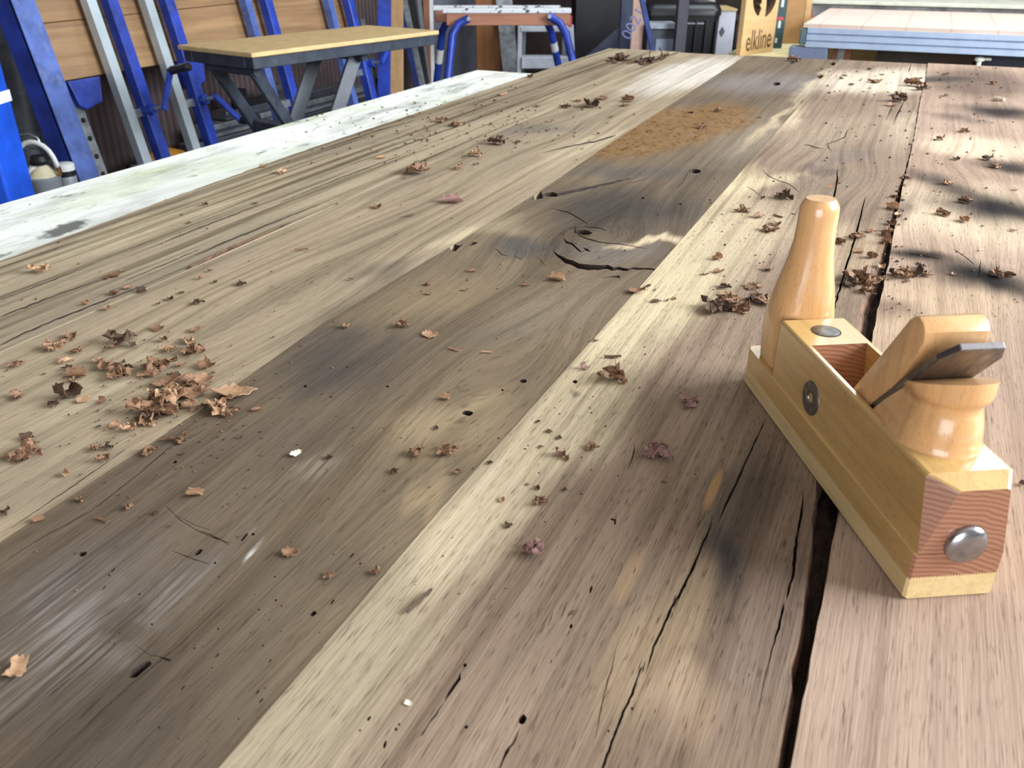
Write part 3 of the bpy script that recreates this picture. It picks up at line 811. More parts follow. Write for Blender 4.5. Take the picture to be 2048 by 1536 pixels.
# iron, lying on the bed, and its wedge
SY, SZ = -0.648, 0.762
def on_iron(x, l, th):
    return (x, 0.1385 + SY * l - SZ * th, SZ * l + SY * th)
ip = [(0.0075, 0.0035), (0.0405, 0.0035), (0.0405, 0.1600), (0.0350, 0.1715), (0.0130, 0.1715), (0.0075, 0.1600)]
G().prism(ip, 0.0, 0.0036, lambda p, q, c: on_iron(p, q, c)).build('plane_iron', m_iron, plane, bevel=0.0004, seg=1)
def iron_front(z):
    return 0.079 - 0.85 * (z - 0.07)
wp = [(iron_front(0.012) + 0.002, 0.012), (0.100, 0.070), (0.0780, 0.1035), (0.0620, 0.1285), (0.0585, 0.1318), (0.0545, 0.1328), (0.0500, 0.1312), (0.0468, 0.1275), (0.0460, 0.1225),
      (0.0485, 0.1160), (0.0530, 0.1085), (0.0575, 0.0985), (iron_front(0.0880) + 0.0003, 0.0880)]
wp += [(iron_front(0.05) + 0.0003, 0.05)]
G().prism(wp, 0.0074, 0.0418, lambda p, q, c: (c, p, q)).build('wedge', m_beech_up, plane, bevel=0.0012, seg=2, smooth=0.5)

# rear grip: turned behind, straight towards the iron
def grip():
    prof = [(0.0225, 0.0695), (0.0214, 0.0712), (0.0206, 0.0735), (0.0204, 0.0765), (0.0200, 0.0800), (0.0190, 0.0845), (0.0178, 0.0890), (0.0173, 0.0925), (0.0179, 0.0955), (0.0195, 0.0972),
            (0.0204, 0.0983), (0.0207, 0.1010), (0.0207, 0.1080), (0.0207, 0.1180)]
    cx, cy = 0.0250, 0.0425
    rings = []
    for r, z in prof:
        ring = []
        for i in range(25):
            q = PI + PI * i / 24
            ring.append(Vector((cx + r * math.cos(q), cy + r * math.sin(q), z)))
        wf = min(0.0188, r * 0.5 + 0.0092)
        ring += [Vector((cx + 0.6 * r + 0.4 * wf, cy + 0.012, z)), Vector((cx + wf - 0.001, cy + 0.03, z)), Vector((cx + wf - 0.002, cy + 0.06, z)),
                 Vector((cx - wf + 0.001, cy + 0.06, z)), Vector((cx - wf, cy + 0.03, z)), Vector((cx - 0.6 * r - 0.4 * wf, cy + 0.012, z))]
        rings.append(ring)
    me = G().rings(rings).mesh('grip')
    bm = bmesh.new(); bm.from_mesh(me)
    pc = Vector(on_iron(0.02, 0.09, 0.0038)); nrm = Vector((0, SZ, -SY))
    nrm = Vector((0, 0.762, 0.648))
    r = bmesh.ops.bisect_plane(bm, geom=bm.verts[:] + bm.edges[:] + bm.faces[:], plane_co=pc, plane_no=nrm, clear_outer=True)
    es = [e for e in r['geom_cut'] if isinstance(e, bmesh.types.BMEdge)]
    bmesh.ops.contextual_create(bm, geom=es)
    r = bmesh.ops.bisect_plane(bm, geom=bm.verts[:] + bm.edges[:] + bm.faces[:], plane_co=Vector((0.0, 0.041, 0.1035)), plane_no=Vector((0, 0.36, 0.933)), clear_outer=True)
    es = [e for e in r['geom_cut'] if isinstance(e, bmesh.types.BMEdge)]
    bmesh.ops.contextual_create(bm, geom=es)
    bmesh.ops.recalc_face_normals(bm, faces=bm.faces)
    for f in bm.faces: f.smooth = True
    for e in bm.edges:
        if len(e.link_faces) == 2: e.smooth = e.calc_face_angle(0) < 0.7
    bm.to_mesh(me); bm.free()
    return me
link('rear_grip', grip(), m_beech_up, plane)

# front horn
def horn():
    tab = [(0.0288, 0.1988, 0.2375, 0.0205, 3.2), (0.040, 0.1986, 0.2385, 0.0215, 3.2), (0.055, 0.1985, 0.2385, 0.0220, 3.0), (0.068, 0.1985, 0.2375, 0.0218, 2.8), (0.078, 0.1990, 0.2360, 0.0207, 2.5),
           (0.088, 0.1998, 0.2338, 0.0190, 2.3), (0.098, 0.2008, 0.2312, 0.0168, 2.2), (0.108, 0.2018, 0.2288, 0.0150, 2.1), (0.118, 0.2026, 0.2272, 0.0137, 2.0), (0.128, 0.2030, 0.2265, 0.0131, 2.0),
           (0.137, 0.2030, 0.2268, 0.0130, 2.0), (0.1425, 0.2034, 0.2268, 0.0128, 2.0), (0.1445, 0.2042, 0.2262, 0.0120, 2.0), (0.1468, 0.2058, 0.2248, 0.0104, 2.0), (0.1480, 0.2066, 0.2240, 0.0096, 2.0)]
    rings = []
    for z, yb, yf, rx, ex in tab:
        cy, ry = (yb + yf) / 2, (yf - yb) / 2
        ring = []
        for i in range(40):
            q = 2 * PI * i / 40
            c, s = math.cos(q), math.sin(q)
            ring.append(Vector((0.0240 + rx * math.copysign(abs(c) ** (2 / ex), c), cy + ry * math.copysign(abs(s) ** (2 / ex), s), z)))
        rings.append(ring)
    return G().rings(rings)
horn().build('front_horn', m_beech_up, plane, smooth=0.5)

# metal fittings
pg = G().lathe([(0.0086, 0.066), (0.0086, ZT + 0.0003), (0.0080, ZT + 0.0005), (0.0001, ZT + 0.0005)], (0.0240, 0.1762, 0), 2, 28).build('screw_plug', m_steel_dull, plane, smooth=0.6)
G().lathe([(0.0097, 0.066), (0.0097, ZT + 0.00012), (0.0088, ZT + 0.00012), (0.0088, 0.066)], (0.0240, 0.1762, 0), 2, 28).build('plug_recess', paint('dark_recess', (70, 50, 34), 0.7), plane)
for sx, x in ((-1, X0), (1, X1)):
    G().lathe([(0.0112, -0.001 * sx), (0.0112, sx * 0.0003), (0.0106, sx * 0.0009), (0.0048, sx * 0.0009), (0.0044, sx * 0.0004), (0.0034, sx * 0.0004), (0.0030, -0.0006 * sx), (0.0001, -0.0006 * sx)],
              (x, 0.136, 0.0430), 0, 30).build('side_bolt', m_steel_dull, plane, smooth=0.4)
G().lathe([(0.0104, 0.002), (0.0110, -0.0006), (0.0108, -0.0020), (0.0098, -0.0031), (0.0075, -0.0042), (0.0042, -0.0049), (0.0001, -0.0051)], (0.0245, 0.0, 0.0340), 1, 36).build('strike_button', m_steel, plane, smooth=1.0)

# ================================================================== the panel press along the left wall
m_blue = paint('blue_paint', (40, 66, 168), 0.42, 0.3, dirt=(58, 76, 150))
m_blue_pale = paint('pale_blue_paint', (82, 104, 172), 0.5, 0.3, dirt=(110, 124, 170))  # paler blue for the end post's face and the far channels
m_blue_dark = paint('dark_blue_paint', (38, 56, 120), 0.5, 0.3)
m_alu = steel('brushed_aluminium', (196, 204, 212), 0.36)
m_galv = paint('galvanised_steel', (150, 154, 158), 0.45, 0.25, 0.6, 30)
m_black = paint('black_plastic', (26, 26, 30), 0.4, 0.2)
m_dkgrey = paint('dark_grey_paint', (62, 66, 76), 0.5, 0.25, dirt=(86, 88, 94))
m_white = paint('white_paint', (226, 226, 224), 0.5, 0.08)
m_hole = paint('hole_shadow_steel', (30, 26, 26), 0.9)

PT0, PZ0, PK = -2.60, -0.47, 0.21                      # the press leans back: x of its front plane at height z
def press_x(z, off=0.0):
    return PT0 - PK * (z - PZ0) - off
def on_press(px, py, off=0.0):
    """point of the leaning press plane seen at a pixel"""
    a, b, d = ray(px, py)
    x, y = cw(a, b)
    # x*h = PT0 - off - PK*(H - d*h - PZ0)
    h = (PT0 - off - PK * (H - PZ0)) / (x - PK * d)
    return Vector((x * h, y * h, H - d * h))
PUP = Vector((-PK, 0, 1)).normalized()                 # up along the press
PN = Vector((1, 0, PK)).normalized()                   # out of it
def lean(g, y, z0, z1, w, d, off):
    p0 = Vector((press_x(z0, off), y, z0)); p1 = Vector((press_x(z1, off), y, z1))
    return g.bar(p0, p1, w, d, up=PN)
press = empty('panel_press', (press_x(FLOOR), 2.9, FLOOR), 0, 'blue steel panel press leaning on the left wall with crank clamps', 'clamp rack')
ZP1 = 0.75
yb = on_press(33, 0, -0.02).y
gp = G(); lean(gp, yb, FLOOR, ZP1, 0.084, 0.012, -0.045); wpart(gp, 'end_post', m_blue_pale, press)
gp = G(); lean(gp, yb - 0.038, FLOOR, ZP1, 0.008, 0.09, 0.0); wpart(gp, 'post_flange', m_blue, press)
gp = G(); lean(gp, yb + 0.038, FLOOR, ZP1, 0.008, 0.09, 0.0); wpart(gp, 'post_flange', m_blue, press)
def crank(px, py, ang, gname):
    h0 = on_press(px, py, -0.03)
    hub = G().tube([h0 - PN * 0.05, h0 + PN * 0.03], 0.020, 12)
    c = wpart(hub, 'crank', m_blue, press)
    tip = h0 + PN * 0.085
    ax = Vector((0, 1, 0)) * math.cos(ang) + PUP * math.sin(ang)
    end = tip + ax * 0.145
    g1 = G().tube([h0 + PN * 0.02, tip + PN * 0.004], 0.008, 8)
    wp_(g1, 'crank_shaft', m_galv, c)
    wp_(G().bar(tip - ax * 0.012, end, 0.022, 0.009, up=PN), 'crank_arm', m_blue, c)
    wp_(G().tube([end - PN * 0.01, end + PN * 0.012, end + PN * 0.05, end + PN * 0.095, end + PN * 0.10], [0.010, 0.016, 0.0145, 0.016, 0.010], 12), 'crank_handle', m_black, c)
def wp_(g, name, mat, parent, **kw):                   # sub-part in world coordinates (parent already carries its own inverse)
    o = g.build(name, mat, parent, **kw)
    bpy.context.view_layer.update()
    o.matrix_parent_inverse = parent.matrix_world.inverted()
    return o
for k, (pb, ps) in enumerate([(214, 176), (328, 291), (527, 490), (692, 655)]):
    y1 = on_press(pb, 0).y; y2 = on_press(ps, 0).y
    g1 = G(); lean(g1, y1, FLOOR, ZP1, 0.046, 0.046, -0.01); wpart(g1, 'clamp_tube', m_blue, press, bevel=0.004, seg=1)
    g2 = G(); lean(g2, y2, FLOOR, ZP1, 0.040, 0.034, 0.0); wpart(g2, 'guide_channel', paint('zinc_highlight', (196, 208, 216), 0.35, 0.12, 0.35, 5) if k < 2 else m_blue_pale, press)  # pale paint with the channels' bright highlights put into its colour
    g3 = G(); zc = on_press([293, 398, 640, 742][k], [222, 202, 190, 140][k]).z
    q = Vector((press_x(zc), y2, zc)); g3.bar(q, Vector((press_x(zc), y1, zc)), 0.03, 0.02, up=PN); wpart(g3, 'cross_link', m_galv, press)
crank(297, 220, 0.95, 'a'); crank(402, 200, -0.85, 'b'); crank(738, 128, 0.6, 'c')
# shelf brackets and their slotted uprights
for (px, py) in ((157, 160), (372, 124)):
    p = on_press(px, py, 0.03)
    g1 = G().prism([(-0.07, 0.0), (0.07, 0.0), (0.045, -0.085), (-0.03, -0.10), (-0.055, -0.085)], -0.05, 0.03, lambda a, b, c: p + Vector((0, a, 0)) + PUP * b + PN * c)
    wpart(g1, 'shelf_bracket', m_blue, press, bevel=0.004)
for (px, py) in ((164, 240), (406, 255), (752, 160)):
    p = on_press(px, py, 0.03)
    g1 = G(); lean(g1, p.y, FLOOR, p.z + (0.10 if px < 700 else 0.3), 0.040, 0.010, 0.03)
    su = wpart(g1, 'slotted_upright', m_galv, press)
    for i in range(11):
        z = p.z + 0.06 - i * 0.062
        if z < FLOOR + 0.02: break
        c0 = Vector((press_x(z, 0.03), p.y, z)) + PN * 0.004
        wp_(G().tube([c0, c0 + PN * 0.0024], 0.0095, 10), 'slot_hole', m_hole, su)
# the glued oak panel held in it
pan = empty('glued_panel_blank', (press_x(-0.14, 0.07), 3.0, -0.14), 0, 'wide oak panel of edge glued boards clamped upright in the blue press', 'wood panel')
m_pan = [timber('press_oak_a', (190, 152, 108), (118, 84, 58), 1, 11, 0.55, 1.0, 1.0), timber('press_oak_b', (180, 140, 98), (104, 74, 52), 1, 9, 0.55, 1.0, 5.0), timber('press_oak_c', (194, 156, 110), (128, 92, 62), 1, 11, 0.55, 1.0, 9.0)]
zs = [-0.145, 0.04, 0.23, 0.42]
for i in range(3):
    vs = []
    for (y, dz) in ((2.16, 0.0), (3.96, 0.012)):
        for z in (zs[i] + 0.001 + dz, zs[i + 1] - 0.001 + dz):
            for off in (0.045, 0.085):
                vs.append((press_x(z, off), y, z))
    g1 = G().add(vs, [(0, 1, 3, 2), (4, 6, 7, 5), (0, 2, 6, 4), (1, 5, 7, 3), (0, 4, 5, 1), (2, 3, 7, 6)])
    wpart(g1, 'panel_board', m_pan[i], pan, bevel=0.002, seg=1)

# ================================================================== left background
# near blue machine column at the left edge
pc = Wb(18, 395, 2.05)
col = empty('machine_column', YAW @ Vector((pc.x - 0.06, pc.y + 0.06, FLOOR)), PSI, 'bright blue square column with a white band at the left edge', 'column')
m_bright = paint('bright_blue_paint', (24, 78, 196), 0.4, 0.2)
G().box((-0.06, -0.06, 0), (0.06, 0.06, 1.5)).build('column_tube', m_bright, col, bevel=0.006)
zb = Wb(14, 207, 2.05).z - FLOOR
G().box((-0.0615, -0.0615, zb - 0.013), (0.0615, 0.0615, zb + 0.013)).build('white_band', m_white, col)
G().box((-0.09, -0.075, 0.0), (-0.055, -0.065, 0.62)).build('edge_strip', m_galv, col)
# round duct
d0 = Wb(80, 330, 3.05); d1 = Wb(14, 0, 3.18)
dd = (d1 - d0).normalized()
duct = empty('air_duct', YAW @ (d0 - dd * 0.6), 0, 'dark grey round duct leaning behind the blue end post', 'duct')
wpart(G().tube([YAW @ (d0 - dd * 0.25), YAW @ d0, YAW @ d1, YAW @ (d1 + dd * 0.8)], 0.062, 20), 'duct_pipe', m_dkgrey, duct, smooth=0.8)
for k in (0.25, 0.75):
    q = d0 + (d1 - d0) * k
    wpart(G().tube([YAW @ (q - dd * 0.02), YAW @ (q + dd * 0.02)], 0.066, 20), 'duct_joint', m_dkgrey, duct, smooth=0.8)
# spray pot with hose
def cyl_thing(px0, px1, pyt, pyb, b):
    l = Wb(px0, pyt, b); r = Wb(px1, pyt, b); bt = Wb((px0 + px1) / 2, pyb, b)
    return (l + r) / 2, (r.x - l.x) / 2, bt.z
c0, r0, zb0 = cyl_thing(58, 118, 358, 392, 2.5)
zfl = c0.z - 0.16
stand = empty('pot_stand', YAW @ Vector((c0.x + 0.03, c0.y + 0.02, FLOOR)), PSI, 'low grey steel stand under the spray pots', 'stand')
m_pot = paint('grey_pot_enamel', (150, 156, 162), 0.35, 0.15, 0.2)
hh = zfl - FLOOR
G().box((-0.13, -0.09, hh - 0.02), (0.13, 0.09, hh)).build('stand_top', m_dkgrey, stand, bevel=0.003)
for sx in (-0.11, 0.11):
    for sy in (-0.07, 0.07):
        G().box((sx - 0.012, sy - 0.012, 0), (sx + 0.012, sy + 0.012, hh - 0.02)).build('leg', m_dkgrey, stand)
pot = empty('spray_pot', YAW @ Vector((c0.x, c0.y, zfl)), PSI, 'grey spray pot with cream lid and white hose behind the bench', 'spray pot')
hz = c0.z - zfl
G().lathe([(r0 * 0.9, 0), (r0, 0.01), (r0, hz - 0.004), (r0 * 1.04, hz), (r0 * 1.04, hz + 0.008), (r0 * 0.98, hz + 0.010)], n=28).build('pot_body', m_pot, pot, smooth=0.6)
G().lathe([(r0 * 0.96, hz + 0.009), (r0 * 0.6, hz + 0.03), (r0 * 0.3, hz + 0.045), (r0 * 0.28, hz + 0.06), (0.001, hz + 0.062)], n=28).build('pot_lid', paint('cream_plastic', (214, 202, 170), 0.5, 0.15), pot, smooth=0.6)
G().tube([(-0.035, -0.01, hz + 0.012), (-0.012, -0.012, hz + 0.04), (0.0, 0, hz + 0.05)], 0.011, 10).build('lid_lever', m_white, pot, smooth=0.8)
G().lathe([(r0 * 0.62, hz + 0.045), (r0 * 0.66, hz + 0.055), (r0 * 0.5, hz + 0.068)], n=24).build('lid_ring', m_black, pot, smooth=0.6)
arc = [(-0.055 + 0.055 - 0.055 * math.cos(q) * 1.0 - 0.01, 0.0, hz + 0.045 + 0.062 * math.sin(q)) for q in [PI * i / 10 for i in range(11)]]
hs = [(-0.058, 0.0, hz + 0.01)] + arc[:-1] + [(0.05, 0, hz + 0.035)]
G().tube(hs, 0.0075, 10).build('hose', paint('white_hose', (206, 208, 206), 0.45, 0.08), pot, smooth=0.9)
G().tube([(0.05, 0, hz + 0.04), (0.052, 0, hz + 0.012)], 0.007, 8).build('hose_fitting', steel('brass', (196, 160, 90), 0.3), pot)
G().tube([(-0.09, 0.02, hz + 0.12), (-0.02, 0.02, hz + 0.125), (0.0, 0.02, hz + 0.115), (0.006, 0.02, hz + 0.10), (-0.002, 0.02, hz + 0.088), (-0.025, 0.02, hz + 0.085), (-0.085, 0.02, hz + 0.09), (-0.06, 0.02, hz - 0.02)], 0.0035, 8).build('wire_handle', m_alu, pot, smooth=0.9)
c1_, r1_, zb1 = cyl_thing(110, 146, 330, 378, 2.58)
can = empty('filter_can', YAW @ Vector((c1_.x, c1_.y, zfl)), PSI, 'small grey filter can with white cap beside the spray pot', 'can')
h1 = c1_.z - zfl
G().lathe([(r1_ * 0.95, 0), (r1_, 0.01), (r1_, h1 - 0.035), (r1_ * 0.95, h1 - 0.03)], n=24).build('can_body', m_pot, can, smooth=0.6)
G().lathe([(r1_ * 0.97, h1 - 0.032), (r1_ * 0.97, h1 - 0.015)], n=24).build('can_band', m_black, can, smooth=0.6)
G().lathe([(r1_ * 1.02, h1 - 0.015), (r1_ * 1.02, h1 + 0.003), (r1_ * 0.8, h1 + 0.006)], n=24).build('can_cap', m_white, can, smooth=0.6)
# aluminium rails and odds and ends by the wall
def wall_pt(px, py, x=-3.1):
    a, b, d = ray(px, py); X, Y = cw(a, b); k = x / X
    return Vector((x, Y * k, H - d * k))
ledge_z = wall_pt(500, 268).z - 0.04
ledge = struct('trim_1', G().box((-3.3, 1.5, FLOOR), (-2.98, 5.2, ledge_z)), m_wall_far)
ok = wall_pt(318, 276, -3.05)
for i, (dy, dz, w) in enumerate(((0, 0.0, 0.075), (0.1, 0.08, 0.06), (0.25, 0.145, 0.04))):
    a = wall_pt(330, 300); 
    rl = empty('aluminium_rail', (-3.1 + i * 0.0, 3.2, ledge_z + dz), 0, ['lowest and thickest aluminium rail lying along the left wall', 'middle aluminium rail of the stack along the left wall', 'thin topmost aluminium rail of the stack along the left wall'][i], 'rail', 'aluminium rails by the wall')
    G().box((-0.05, ok.y + 0.2 - 3.2 + dy, 0), (0.05, 1.5 - dy, w)).build('rail_body', m_alu if i != 1 else m_galv, rl, bevel=0.004)
    G().box((0.05, ok.y + 0.2 - 3.2 + dy, w * 0.35), (0.053, 1.5 - dy, w * 0.6)).build('rail_groove', m_dkgrey, rl)
ck = wall_pt(510, 225)
cl = empty('rail_clamp', (-3.08, ck.y, ledge_z + 0.185), 0, 'dark clamp sitting on the aluminium rails under the lift table', 'clamp')
G().box((-0.03, -0.16, 0), (0.03, 0.12, 0.03)).box((-0.03, -0.16, 0.03), (0.03, -0.10, 0.09)).build('clamp_bar', m_black, cl, bevel=0.004)
G().tube([(0.0, 0.12, 0.05), (0.0, 0.18, 0.05)], 0.03, 14).build('clamp_knob', m_alu, cl)
G1 = empty('orange_power_tool', (-3.05, ok.y, ledge_z), 0, 'orange power tool lying by the wall behind the press', 'power tool')
m_or = paint('orange_plastic', (196, 132, 40), 0.5, 0.2)
G().tube([(0, -0.12, 0.05), (0, -0.02, 0.055), (0, 0.05, 0.05), (0, 0.12, 0.04)], [0.03, 0.042, 0.044, 0.028], 14).build('tool_body', m_or, G1, smooth=0.9)
G().tube([(0, -0.2, 0.05), (0, -0.11, 0.05)], 0.02, 12).build('tool_nose', m_black, G1)

# ================================================================== the scissor lift table
ZLT = 0.015
A0 = U(504, 105, ZLT); A1 = U(870, 61, ZLT); A2 = U(367, 82, ZLT)
lx = (A1 - A0); LL = lx.length; lang = math.atan2(lx.y, lx.x)
side = A2 - A0
ly = Vector((-math.sin(lang), math.cos(lang), 0)); LW = side.dot(ly) * 0.78
lift = empty('scissor_lift_table', (A0.x, A0.y, FLOOR), lang, 'scissor lift table with dark steel frame and tan board top', 'lift table')
zt = ZLT - FLOOR
m_mdf = paint('tan_fibreboard', (206, 176, 126), 0.7, 0.10, scale=30, dirt=(190, 158, 110))
m_steelfr = paint('dark_slate_steel', (54, 60, 72), 0.45, 0.25, scale=20, dirt=(78, 80, 86))
G().box((-0.01, -0.01, zt - 0.013), (LL + 0.01, LW + 0.01, zt)).build('top_board', m_mdf, lift, bevel=0.002, seg=1)
gf = G()
for (lo, hi) in (((0, 0, zt - 0.046), (LL, 0.04, zt - 0.0135)), ((0, LW - 0.04, zt - 0.046), (LL, LW, zt - 0.0135)), ((0, 0.04, zt - 0.046), (0.04, LW - 0.04, zt - 0.0135)), ((LL - 0.04, 0.04, zt - 0.046), (LL, LW - 0.04, zt - 0.0135))):
    gf.box(lo, hi)
gf.build('top_frame', m_steelfr, lift, bevel=0.002, seg=1)
zlo = 0.14
xa0, xa1 = 0.05, LL * 0.62
for k, yy in enumerate((0.07, LW - 0.07)):
    for j, (p, q, dy) in enumerate((((xa0, zt - 0.055), (xa1, zlo), 0.0), ((xa1, zt - 0.055), (xa0, zlo), 0.02))):
        arm = G().bar((p[0], yy + dy, p[1]), (q[0], yy + dy, q[1]), 0.014, 0.046, up=(0, 0.2, 1)).build('scissor_arm', m_steelfr, lift, bevel=0.002, seg=1)
        for t_ in (0.30, 0.5):
            if j == 0:
                c = Vector((p[0] + (q[0] - p[0]) * t_, yy - 0.008, p[1] + (q[1] - p[1]) * t_))
                G().tube([c, c + Vector((0, -0.010, 0))], 0.017, 6).build('arm_bolt', m_alu, arm)
G().tube([(xa0, 0.05, zt - 0.06), (xa0, LW - 0.05, zt - 0.06)], 0.015, 10).build('roller_shaft', m_steelfr, lift)
G().tube([(xa1, 0.05, zt - 0.06), (xa1, LW - 0.05, zt - 0.06)], 0.015, 10).build('roller_shaft', m_steelfr, lift)
px_, pz_ = xa0 + (xa1 - xa0) * 0.28, zt - 0.055 - (zt - 0.055 - zlo) * 0.28
G().tube([(px_ - 0.03, 0.045, pz_), (px_ - 0.05, 0.045, pz_ - 0.20)], 0.011, 12).build('piston_rod', steel('chrome_rod', (214, 216, 222), 0.15), lift, smooth=0.9)
G().tube([(px_ - 0.048, 0.045, pz_ - 0.18), (px_ - 0.09, 0.045, zlo)], 0.028, 14).build('hydraulic_cylinder', m_alu, lift, smooth=0.9)
G().bar((px_ + 0.01, 0.07, pz_), (px_ + 0.01, LW - 0.07, pz_), 0.05, 0.03).build('cross_beam', m_steelfr, lift)
G().box((0.0, 0.03, 0.06), (LL, 0.09, 0.14)).box((0.0, LW - 0.09, 0.06), (LL, LW - 0.03, 0.14)).box((0.0, 0.09, 0.06), (0.06, LW - 0.09, 0.14)).box((LL - 0.06, 0.09, 0.06), (LL, LW - 0.09, 0.14)).build('base_frame', m_steelfr, lift)
for qx in (0.05, LL - 0.05):
    for qy in (0.06, LW - 0.06):
        G().lathe([(0.035, -0.012), (0.04, -0.008), (0.04, 0.008), (0.035, 0.012)], (qx, qy, 0.04), 1, 18).build('wheel', m_black, lift)

# ================================================================== boards leaning between the lift and the sawhorse
def leaner(name, px0, py0, px1, py1, wpx, b, depth, mat, label, cat='board', db=0.15):
    """upright board seen from (px0,py0) at the top to (px1,py1); continues to the floor and up"""
    t0 = Wb(px0, py0, b + db); t1 = Wb(px1, py1, b)
    dr = (t1 - t0)
    if dr.z > -1e-6: dr = Vector((0, 0, -1))
    k = (t1.z - FLOOR - 0.002) / (-dr.z)
    bot = t1 + dr * k
    top = t0 - dr.normalized() * 0.12
    wm = wpx * b / (F * CT) * 0.9
    e = empty(name, YAW @ bot, PSI, label, cat)
    g = G().bar(Vector((0, 0, 0)), top - bot, wm, depth, up=(0, 1, 0))
    g.build('plank', mat, e, bevel=0.002, seg=1)
    return e
m_pine = timber('pine_board', (196, 160, 116), (166, 124, 80), 2, 16, 0.6, 0.7, 2.0)
m_redwood = timber('red_brown_board', (162, 106, 80), (120, 74, 54), 2, 20, 0.6, 0.7, 4.0)
m_greyp = paint('grey_panel_paint', (130, 134, 150), 0.6, 0.12)
leaner('steel_post', 769, 0, 768, 195, 22, 4.78, 0.06, m_blue, 'upright blue steel post behind the far end of the lift table', 'post', 0.0)
leaner('pine_board', 792, 0, 793, 190, 26, 5.0, 0.03, m_pine, 'upright pale pine board right of the blue post')
leaner('blue_board', 797, 0, 836, 180, 10, 5.86, 0.03, m_blue_dark, 'narrow dark blue board leaning right of the pine board')
leaner('grey_board', 808, 0, 846, 178, 12, 5.91, 0.03, m_galv, 'narrow grey board leaning between the blue and black boards')
leaner('black_board', 823, 0, 852, 176, 15, 5.96, 0.03, m_black, 'black board leaning left of the sawhorse')
leaner('silver_strip', 838, 0, 857, 170, 8, 6.01, 0.02, m_alu, 'thin silver strip leaning left of the red-brown board', 'strip')
leaner('red_board', 852, 0, 857, 165, 10, 6.05, 0.03, m_redwood, 'narrow red-brown board standing left of the sawhorse')
leaner('white_pipe', 862, 0, 866, 160, 7, 6.1, 0.02, m_white, 'thin white strip standing beside the red-brown board', 'strip')
def slab(name, px0, px1, pyt, pyb, b, depth, mat, label, cat, to_floor=True, bev=0.004):
    l = Wb(px0, (pyt + pyb) / 2, b); r = Wb(px1, (pyt + pyb) / 2, b)
    z1 = Wb((px0 + px1) / 2, pyt, b).z; z0 = FLOOR + 0.001 if to_floor else Wb((px0 + px1) / 2, pyb, b).z
    if pyt <= 0: z1 += 0.35
    e = empty(name, YAW @ Vector(((l.x + r.x) / 2, b, z0)), PSI, label, cat)
    w = (r.x - l.x) / 2
    G().box((-w, 0, 0), (w, depth, z1 - z0)).build('panel' if depth < 0.1 else 'body', mat, e, bevel=bev, seg=1)
    return e, w, z1 - z0
slab('grey_sheet', 862, 953, 0, 160, 6.5, 0.03, m_greyp, 'large pale grey sheet standing behind the sawhorse', 'sheet')
m_post = timber('timber_post', (178, 122, 72), (132, 82, 44), 2, 16, 0.6, 0.9, 7.0)
slab('timber_post', 952, 1001, 0, 150, 6.2, 0.14, m_post, 'thick brown timber post behind the sawhorse', 'post')
leaner('metal_sheet', 1008, 0, 1022, 150, 30, 6.1, 0.01, m_galv, 'narrow galvanised sheet leaning right of the timber post', 'sheet', 0.05)

# ================================================================== sawhorse
SB = 5.2
saw = empty('sawhorse', YAW @ Vector((Wb(1018, 40, SB).x, SB, FLOOR)), PSI, 'blue tube legged sawhorse with white splattered wooden beam', 'sawhorse')
ox = Wb(1018, 40, SB).x
def sl(px, py, b=SB):
    p = Wb(px, py, b); return Vector((p.x - ox, p.y - SB, p.z - FLOOR))
m_beam = timber('sawhorse_beam_wood', (196, 140, 112), (170, 112, 86), 0, 14, 0.6, 0.7, 6.0)
def splat():
    t = NT('splattered_white_top'); o = t.obj()
    n = t.noise(o, 26, 4, 0.7)
    return t.out(t.mix(t.mr(n, 0.56, 0.62), S(228, 230, 234), S(70, 64, 70)), 0.6)
m_splat = splat()
b0, b1 = sl(893, 52), sl(1140, 50)
t0_, t1_ = sl(893, 28), sl(1140, 22)
zlow = (b0.z + b1.z) / 2; zup = (t0_.z + t1_.z) / 2
G().box((b0.x, 0, zlow), (b1.x, 0.045, zup)).build('front_beam', m_beam, saw, bevel=0.003, seg=1)
G().box((b0.x - 0.08, 0.20, zlow), (b1.x - 0.05, 0.245, zup)).build('rear_beam', m_beam, saw, bevel=0.003, seg=1)
G().box((b0.x - 0.02, -0.006, zup - 0.004), (b1.x + 0.005, 0.05, zup + 0.022)).box((b0.x - 0.09, 0.195, zup - 0.004), (b1.x - 0.045, 0.25, zup + 0.022)).build('top_plate', m_splat, saw, bevel=0.003, seg=1)
G().box((b0.x + 0.06, 0.05, zup), (b0.x + 0.10, 0.20, zup + 0.018)).build('cross_plate', m_splat, saw)
G().box((b1.x - 0.15, 0.05, zup), (b1.x - 0.11, 0.20, zup + 0.018)).build('cross_plate', m_splat, saw)
G().box((b1.x - 0.005, 0.01, zlow - 0.01), (b1.x + 0.012, 0.24, zup - 0.02)).build('end_cap', paint('red_plastic', (170, 60, 60), 0.5), saw)
def leg(pts, floor_dx, dy0, dy1, mat):
    q = [sl(*p) for p in pts]
    last = q[-1]
    dirv = (q[-1] - q[-2]); k = last.z / max(1e-3, -dirv.z)
    q.append(last + dirv * k)
    n = len(q)
    z0 = q[0].z
    q = [Vector((p.x, dy0 + (dy1 - dy0) * (z0 - p.z) / z0, max(p.z, 0.0))) for p in q]
    o = G().tube(q, 0.022, 12).build('leg', mat, saw, smooth=0.9)
    return o, q
